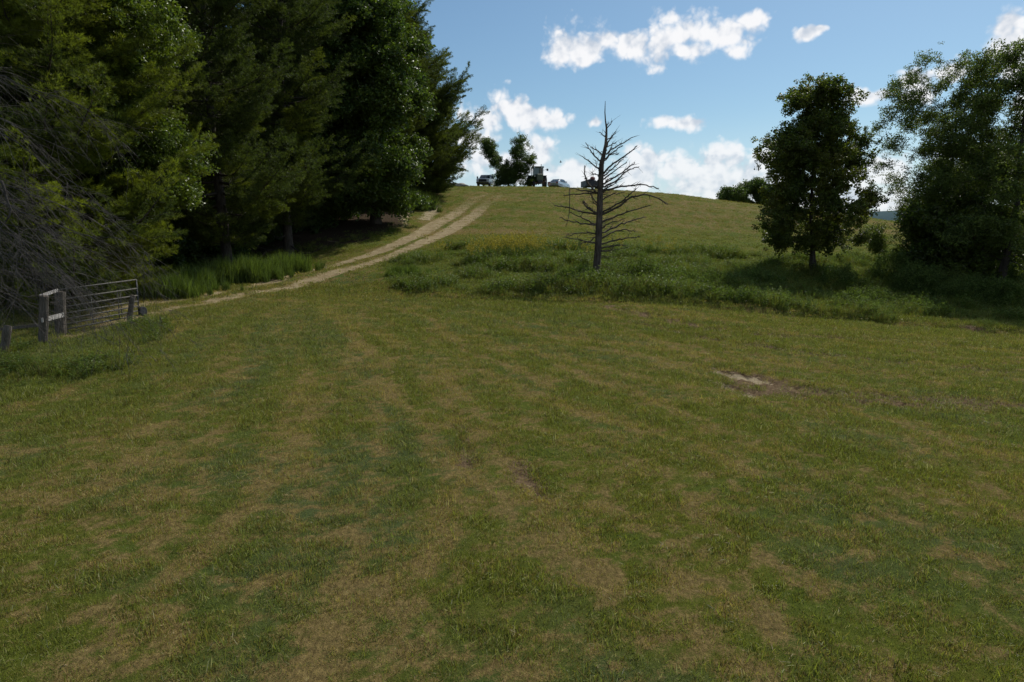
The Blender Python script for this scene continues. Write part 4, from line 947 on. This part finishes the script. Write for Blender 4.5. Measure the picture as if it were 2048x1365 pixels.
def post(name, label, px0, py0, px1, py1, d, rad_, mat, top=None, group=None):
    a_ = PX(px0, py0, d); b = PX(px1, py1, d if top is None else top); root = empty(name, a_)
    n_ = 7; t_ = np.linspace(0, 1, n_)[:, None]; q = (b-a_)*t_; q[0, 2] -= .3; q[:, :2] += np.random.default_rng(int(px0)+5).normal(0, .008, (n_, 2))
    V, Fc = polytube(q, rad_*np.array([1.05, 1.03, 1, 1, .99, .97, .96]), 12, .07, int(px0)+5); 
    V = np.vstack([V, q[-1]+np.array((0, 0, .012))]); cap = [((n_-1)*12+k_, (n_-1)*12+(k_+1) % 12, len(V)-1, len(V)-1) for k_ in range(12)]
    me = bpy.data.meshes.new(name); me.from_pydata([tuple(v_) for v_ in V], [], [tuple(int(i) for i in f) for f in Fc]+[c_[:3] for c_ in cap]); me.update()
    o = link(name, me, mat, None, a_); bpy.data.objects.remove(root); tag(o, label, 'post', group); return o
dg = float(hit(127, 668)[1]); dp = float(hit(86, 686)[1])
post('fence_post', 'round wooden post at the near end of the pale board', 87, 686, 88, 592, dp, .115, M['postwood'], group='posts by the gate')
post('fence_post', 'thick wooden hinge post holding the gate', 122, 670, 120, 584, dg, .15, M['postwood'], group='posts by the gate')
post('fence_post', 'short dark leaning post at the far left edge', 9, 704, 14, 652, float(hit(9, 706)[1]), .10, M['postwood'], group='posts by the gate')
post('fence_post', 'leaning post standing against the open end of the gate', 258, 640, 266, 591, float(hit(258, 641)[1])-.25, .085, M['postwood'], group='posts by the gate')
def board(name, label, a_, b, hgt_, th, mat, cat='board'):
    a_ = Vector(a_); b = Vector(b); d = b-a_; me = bpy.data.meshes.new(name); bm = bmesh.new()
    bm_box(bm, (0, 0, 0), (d.length, th, hgt_), None, .006); bm.to_mesh(me); bm.free()
    o = link(name, me, mat, None, (a_+b)/2); o.rotation_euler = d.to_track_quat('X', 'Z').to_euler(); tag(o, label, cat); return o
board('board', 'pale weathered board nailed across the two posts', PX(84, 641, dp-.16), PX(127, 630, dg-.2), .13, .04, M['board'])
board('board', 'loose slanting board lying on top of the two posts', PX(80, 593, dp), PX(115, 581, dg), .09, .05, M['board'])
board('rail_board', 'dim wooden rail running low from the left edge to the first post', PX(-30, 662, dp+.1), PX(84, 650, dp+.12), .08, .04, M['postwood'], 'rail')

# ------------------------------------------------------------------ vehicles on the crest
def crest(px, d, rz, name, label, cat):
    x0, y0 = at(px, d); o = empty(name, (x0, y0, H(x0, y0)), rz); tag(o, label, cat); return o
# pickup: local -y is its front
tk = crest(974, 108.5, R(-10), 'pickup_truck', 'white pickup truck facing downhill at the top of the track', 'pickup truck')
part('body', lambda bm: bm_prism(bm, [(-2.95,.55),(-2.98,1.05),(-2.85,1.22),(-1.45,1.28),(-1.4,1.30),(2.9,1.30),(2.95,.6),(2.4,.5),(-2.4,.5)], 2.0, .06, 1.0), M['whitepaint'], tk, bevel=.03)
part('cab', lambda bm: bm_prism(bm, [(-1.45,1.27),(-.72,1.88),(-.5,1.94),(1.0,1.94),(1.25,1.86),(1.4,1.27)], 1.9, .18, 1.5), M['whitepaint'], tk, bevel=.03)
part('windshield', lambda bm: slab(bm, [(-.82,-1.43,1.33),(.82,-1.43,1.33),(.68,-.79,1.87),(-.68,-.79,1.87)], (0,-.65,.76), .035), M['glass'], tk)
for s_ in (-1, 1):
    part('side_window', lambda bm: slab(bm, [(s_*.925,-1.15,1.36),(s_*.925,1.1,1.36),(s_*.80,.95,1.84),(s_*.80,-.62,1.84)], (s_,0,.25), .03), M['glass'], tk)
    part('headlight', lambda bm: bm_box(bm, (s_*.82,-2.95,1.0), (.30,.10,.20), None, .02), M['lamp'], tk)
    part('mirror', lambda bm: (bm_box(bm, (s_*1.22,-1.15,1.50), (.20,.10,.36), None, .02), bm_box(bm, (s_*1.07,-1.12,1.42), (.2,.05,.05))), M['blacktrim'], tk)
    for y_ in (-1.95, 1.85): wheel(tk, (s_*.87, y_, .40), .40, .27, M['chrome'])
    part('fog_lamp', lambda bm: bm_cyl(bm, (s_*.72,-3.14,.62), (s_*.72,-3.02,.62), .07), M['blacktrim'], tk)
part('grille', lambda bm: [bm_box(bm, (0,-2.97,.95), (1.22,.07,.36), None, .02)]+[bm_box(bm, (0,-3.02,.82+.09*k_), (1.2,.03,.02)) for k_ in range(4)], M['blacktrim'], tk)
part('bumper', lambda bm: bm_box(bm, (0,-3.02,.62), (1.96,.2,.24), None, .04), M['chrome'], tk)
part('air_dam', lambda bm: bm_box(bm, (0,-2.9,.42), (1.8,.2,.18)), M['blacktrim'], tk)
# sedan: local +y front (we see the rear), turned so its right flank shows
cr = crest(1117, 109.0, R(-27), 'sedan_car', 'silver sedan parked on the crest seen from behind', 'car')
part('body', lambda bm: bm_prism(bm, [(-2.38,.38),(-2.42,.78),(-2.30,.98),(-1.75,1.03),(1.1,.98),(2.1,.82),(2.38,.62),(2.36,.32),(1.9,.24),(-1.9,.24)], 1.82, .06, .8), M['silver'], cr, bevel=.05)
part('cabin', lambda bm: bm_prism(bm, [(-1.75,1.0),(-.95,1.40),(-.6,1.45),(.25,1.44),(1.15,.97)], 1.66, .20, 1.2), M['silver'], cr, bevel=.03)
part('rear_window', lambda bm: slab(bm, [(-.68,-1.72,1.06),(.68,-1.72,1.06),(.56,-1.0,1.40),(-.56,-1.0,1.40)], (0,-.45,.9), .03), M['glass'], cr)
for s_ in (-1, 1):
    part('side_window', lambda bm: slab(bm, [(s_*.83,-1.2,1.05),(s_*.83,.9,1.05),(s_*.70,.2,1.40),(s_*.70,-.85,1.39)], (s_,0,.4), .03), M['glass'], cr)
    part('tail_light', lambda bm: bm_box(bm, (s_*.70,-2.37,.84), (.36,.12,.15), None, .02), M['redlamp'], cr)
    part('mirror', lambda bm: bm_box(bm, (s_*1.0,.62,1.06), (.2,.12,.13), None, .03), M['blacktrim'], cr)
    for y_ in (-1.4, 1.45): wheel(cr, (s_*.80, y_, .32), .32, .21, M['chrome'])
part('bumper', lambda bm: bm_box(bm, (0,-2.40,.50), (1.78,.14,.22), None, .04), M['silver'], cr)
part('number_plate', lambda bm: bm_box(bm, (0,-2.43,.76), (.40,.03,.13)), M['lamp'], cr)
part('exhaust_pipe', lambda bm: bm_cyl(bm, (.5,-2.5,.28), (.5,-2.2,.28), .035), M['chrome'], cr)
# tractor: local -y front
tr_ = crest(1075, 108.5, R(6), 'farm_tractor', 'old faded olive tractor facing the camera with a cab and tall exhaust', 'tractor'); tr_.scale = (1.15, 1.15, 1.15)
part('hood', lambda bm: bm_prism(bm, [(-2.1,.85),(-2.15,1.62),(-2.0,1.74),(-.2,1.82),(-.2,.85)], .82, .06, 1.5), M['tractorgreen'], tr_, bevel=.03)
part('grille', lambda bm: [bm_box(bm, (0,-2.14,1.22), (.62,.05,.72))]+[bm_box(bm, (0,-2.18,.92+.11*k_), (.6,.03,.03)) for k_ in range(7)], M['tractorgreen'], tr_)
part('chassis', lambda bm: (bm_box(bm, (0,-.9,.72), (.5,2.7,.34), None, .03), bm_box(bm, (0,-1.75,.60), (1.5,.16,.14)), bm_box(bm, (0,.7,.8), (1.3,.4,.4), None, .05)), M['rust'], tr_)
part('front_weights', lambda bm: [bm_box(bm, (-.27+.09*k_,-2.35,.72), (.075,.34,.34), None, .01) for k_ in range(7)], M['darkpaint'], tr_)
part('cab', lambda bm: [bm_box(bm, (sx_*.68, y_, 2.06), (.09,.09,1.25)) for sx_ in (-1, 1) for y_ in (-.12, 1.2)]+[bm_box(bm, (0,.55,1.3), (1.5,1.4,.5), None, .03), bm_box(bm, (0,-.12,1.66), (1.3,.07,.1))], M['tractorgreen'], tr_)
part('roof', lambda bm: bm_box(bm, (0,.52,2.76), (1.62,1.7,.2), None, .06), M['tractorgreen'], tr_)
part('windshield', lambda bm: bm_box(bm, (0,-.13,2.18), (1.24,.02,.95)), flat('tinted_green_glass', (.05,.09,.08), .1, 0, 1.0), tr_)
part('exhaust_stack', lambda bm: (bm_cyl(bm, (.32,-.9,1.7), (.32,-.9,2.55), .065), bm_cyl(bm, (.32,-.9,2.5), (.32,-.9,3.1), .04)), M['rust'], tr_)
part('beacon', lambda bm: bm_cyl(bm, (-.6,.2,2.86), (-.6,.2,3.06), .09), M['orange'], tr_)
for s_ in (-1, 1):
    part('fender', lambda bm: bm_box(bm, (s_*1.0,.75,1.66), (.55,1.4,.07), None, .03), M['tractorgreen'], tr_)
    part('mirror', lambda bm: (bm_cyl(bm, (s_*.72,-.1,2.35), (s_*1.22,-.15,2.48), .02), bm_box(bm, (s_*1.28,-.16,2.42), (.26,.06,.30), None, .02)), M['blacktrim'], tr_)
    part('step', lambda bm: (bm_box(bm, (s_*.78,-.2,.85), (.3,.3,.05)), bm_box(bm, (s_*.78,-.2,1.1), (.3,.3,.05)), bm_box(bm, (s_*.92,-.2,1.0), (.04,.3,.5))), M['rust'], tr_)
    wheel(tr_, (s_*1.02,.75,.85), .85, .5, M['orange'], .5); wheel(tr_, (s_*.78,-1.7,.42), .42, .26, M['orange'], .5)
    part('work_lamp', lambda bm: bm_cyl(bm, (s_*.5,-.38,2.72), (s_*.5,-.30,2.72), .08), M['lamp'], tr_)
# dark trailer behind the dead spruce
tl = crest(1180, 109.0, R(8), 'farm_trailer', 'dark high sided trailer on the crest partly behind the dead spruce', 'trailer')
part('box', lambda bm: (bm_box(bm, (0,0,.62), (2.3,3.6,.12)), bm_box(bm, (-1.12,0,1.05), (.08,3.6,.8)), bm_box(bm, (1.12,0,1.05), (.08,3.6,.8)), bm_box(bm, (0,-1.77,1.0), (2.16,.07,.7)), bm_box(bm, (0,1.77,1.0), (2.16,.07,.7))), M['darkpaint'], tl)
for k_ in range(5): part('side_rib', lambda bm: bm_box(bm, (-1.0+.5*k_,-1.83,1.0), (.07,.05,.72)), M['darkpaint'], tl)
part('corner_post', lambda bm: bm_box(bm, (-1.12,-1.77,1.35), (.12,.12,1.0)), M['darkpaint'], tl)
part('drawbar', lambda bm: (bm_cyl(bm, (-.5,-1.7,.55), (0,-2.9,.5), .05), bm_cyl(bm, (.5,-1.7,.55), (0,-2.9,.5), .05)), M['darkpaint'], tl)
for s_ in (-1, 1):
    for y_ in (-.5, .5): wheel(tl, (s_*.95, y_, .38), .38, .24, M['darkpaint'])
def lump(bm, c, s, sd_, sub_=3, amp=.22):
    g = bmesh.ops.create_icosphere(bm, subdivisions=sub_, radius=1.0); r_ = np.random.default_rng(sd_); ph_ = r_.random((5, 4))*6
    for v_ in g['verts']:
        p = v_.co; k_ = 1+amp*sum(math.sin(p.x*(1.5+q[0])+q[1])*math.cos(p.y*(1.2+q[2])+p.z*2+q[3]) for q in ph_)/3
        v_.co = Vector((p.x*s[0]*k_+c[0], p.y*s[1]*k_+c[1], p.z*s[2]*k_+c[2]))
tx, ty, tz = tl.location
o = part('tarp_bundle', lambda bm: lump(bm, (0, 0, 0), (.85, 1.1, .55), 3), M['tarp'], None, (tx+.05, ty, tz+1.22), True); tag(o, 'dark covered load heaped in the trailer', 'load')
o = part('canvas_roll', lambda bm: lump(bm, (0, 0, 0), (.38, .5, .30), 4, 3, .15), M['redcloth'], None, (tx+.2, ty-.5, tz+1.80), True); tag(o, 'dull reddish bundle on top of the trailer load', 'load')
for i, (px, d_, s_, mt, lb) in enumerate([(884, 96.5, (1.0, .7, .62), 'rock', 'brown rounded boulder where the wood meets the crest'), (909, 99, (.85, .6, .36), 'rock', 'flatter brown boulder left of the pickup'), (922, 99, (1.1, .6, .33), 'rockpale', 'pale flat boulder nearest the pickup'), (868, 95, (.7, .5, .45), 'rock', 'small boulder half hidden by the bank grass')]):
    x0, y0 = at(px, d_); o = part('boulder', lambda bm: lump(bm, (0, 0, 0), s_, 20+i, 3, .3), M[mt], None, (x0, y0, H(x0, y0)+.1), True); tag(o, lb, 'boulder', 'boulders at the crest')
# bird
bp = PX(1121, 325, 90)
o = part('bird', lambda bm: (lump(bm, (0, 0, 0), (.05, .14, .05), 2, 2, .05), slab(bm, [(.02,.05,.02),(.26,.0,.16),(.30,-.06,.17),(.02,-.07,.02)], (0,0,1), .008), slab(bm, [(-.02,.05,.02),(-.20,.0,.20),(-.23,-.06,.21),(-.02,-.07,.02)], (0,0,1), .008),
      slab(bm, [(-.02,-.12,0),(.02,-.12,0),(.05,-.22,0),(-.05,-.22,0)], (0,0,1), .006)), M['blacktrim'], None, bp); tag(o, 'small dark bird flying above the silver sedan', 'bird'); o.rotation_euler = (.2, .1, 1.2)

# ------------------------------------------------------------------ distant ridge
V = []; Fc = []; n_ = 260; an = np.linspace(R(-75), R(80), n_)
hh_ = 60+70*fbm(an*5, an*0, 5, 4.)+30*fbm(an*22, an*0, 3, 8.)
for i, a_ in enumerate(an):
    for (rr_, z) in ((3200, -20), (3500, hh_[i]*.6), (3800, hh_[i]), (4300, -20)): V.append((rr_*math.sin(a_), rr_*math.cos(a_), z))
for i in range(n_-1):
    for j in range(3): Fc.append((i*4+j, i*4+4+j, i*4+5+j, i*4+1+j))
m, t = mat_new('distant_forest_haze_tint'); g = t.new('ShaderNodeTexCoord').outputs['Object']; nn = t.noise(g, .02, 6, .7)
finish(t, princ(t, t.mix(nn, (.05,.085,.10), (.09,.13,.13)), 1, 0, 0)); tag(link('distant_hills', mesh_np('distant_hills', np.array(V), np.array(Fc), True), m), 'low wooded hills on the horizon, painted hazy blue', None, None, 'structure')  # bluish base colour stands in for the haze of the air
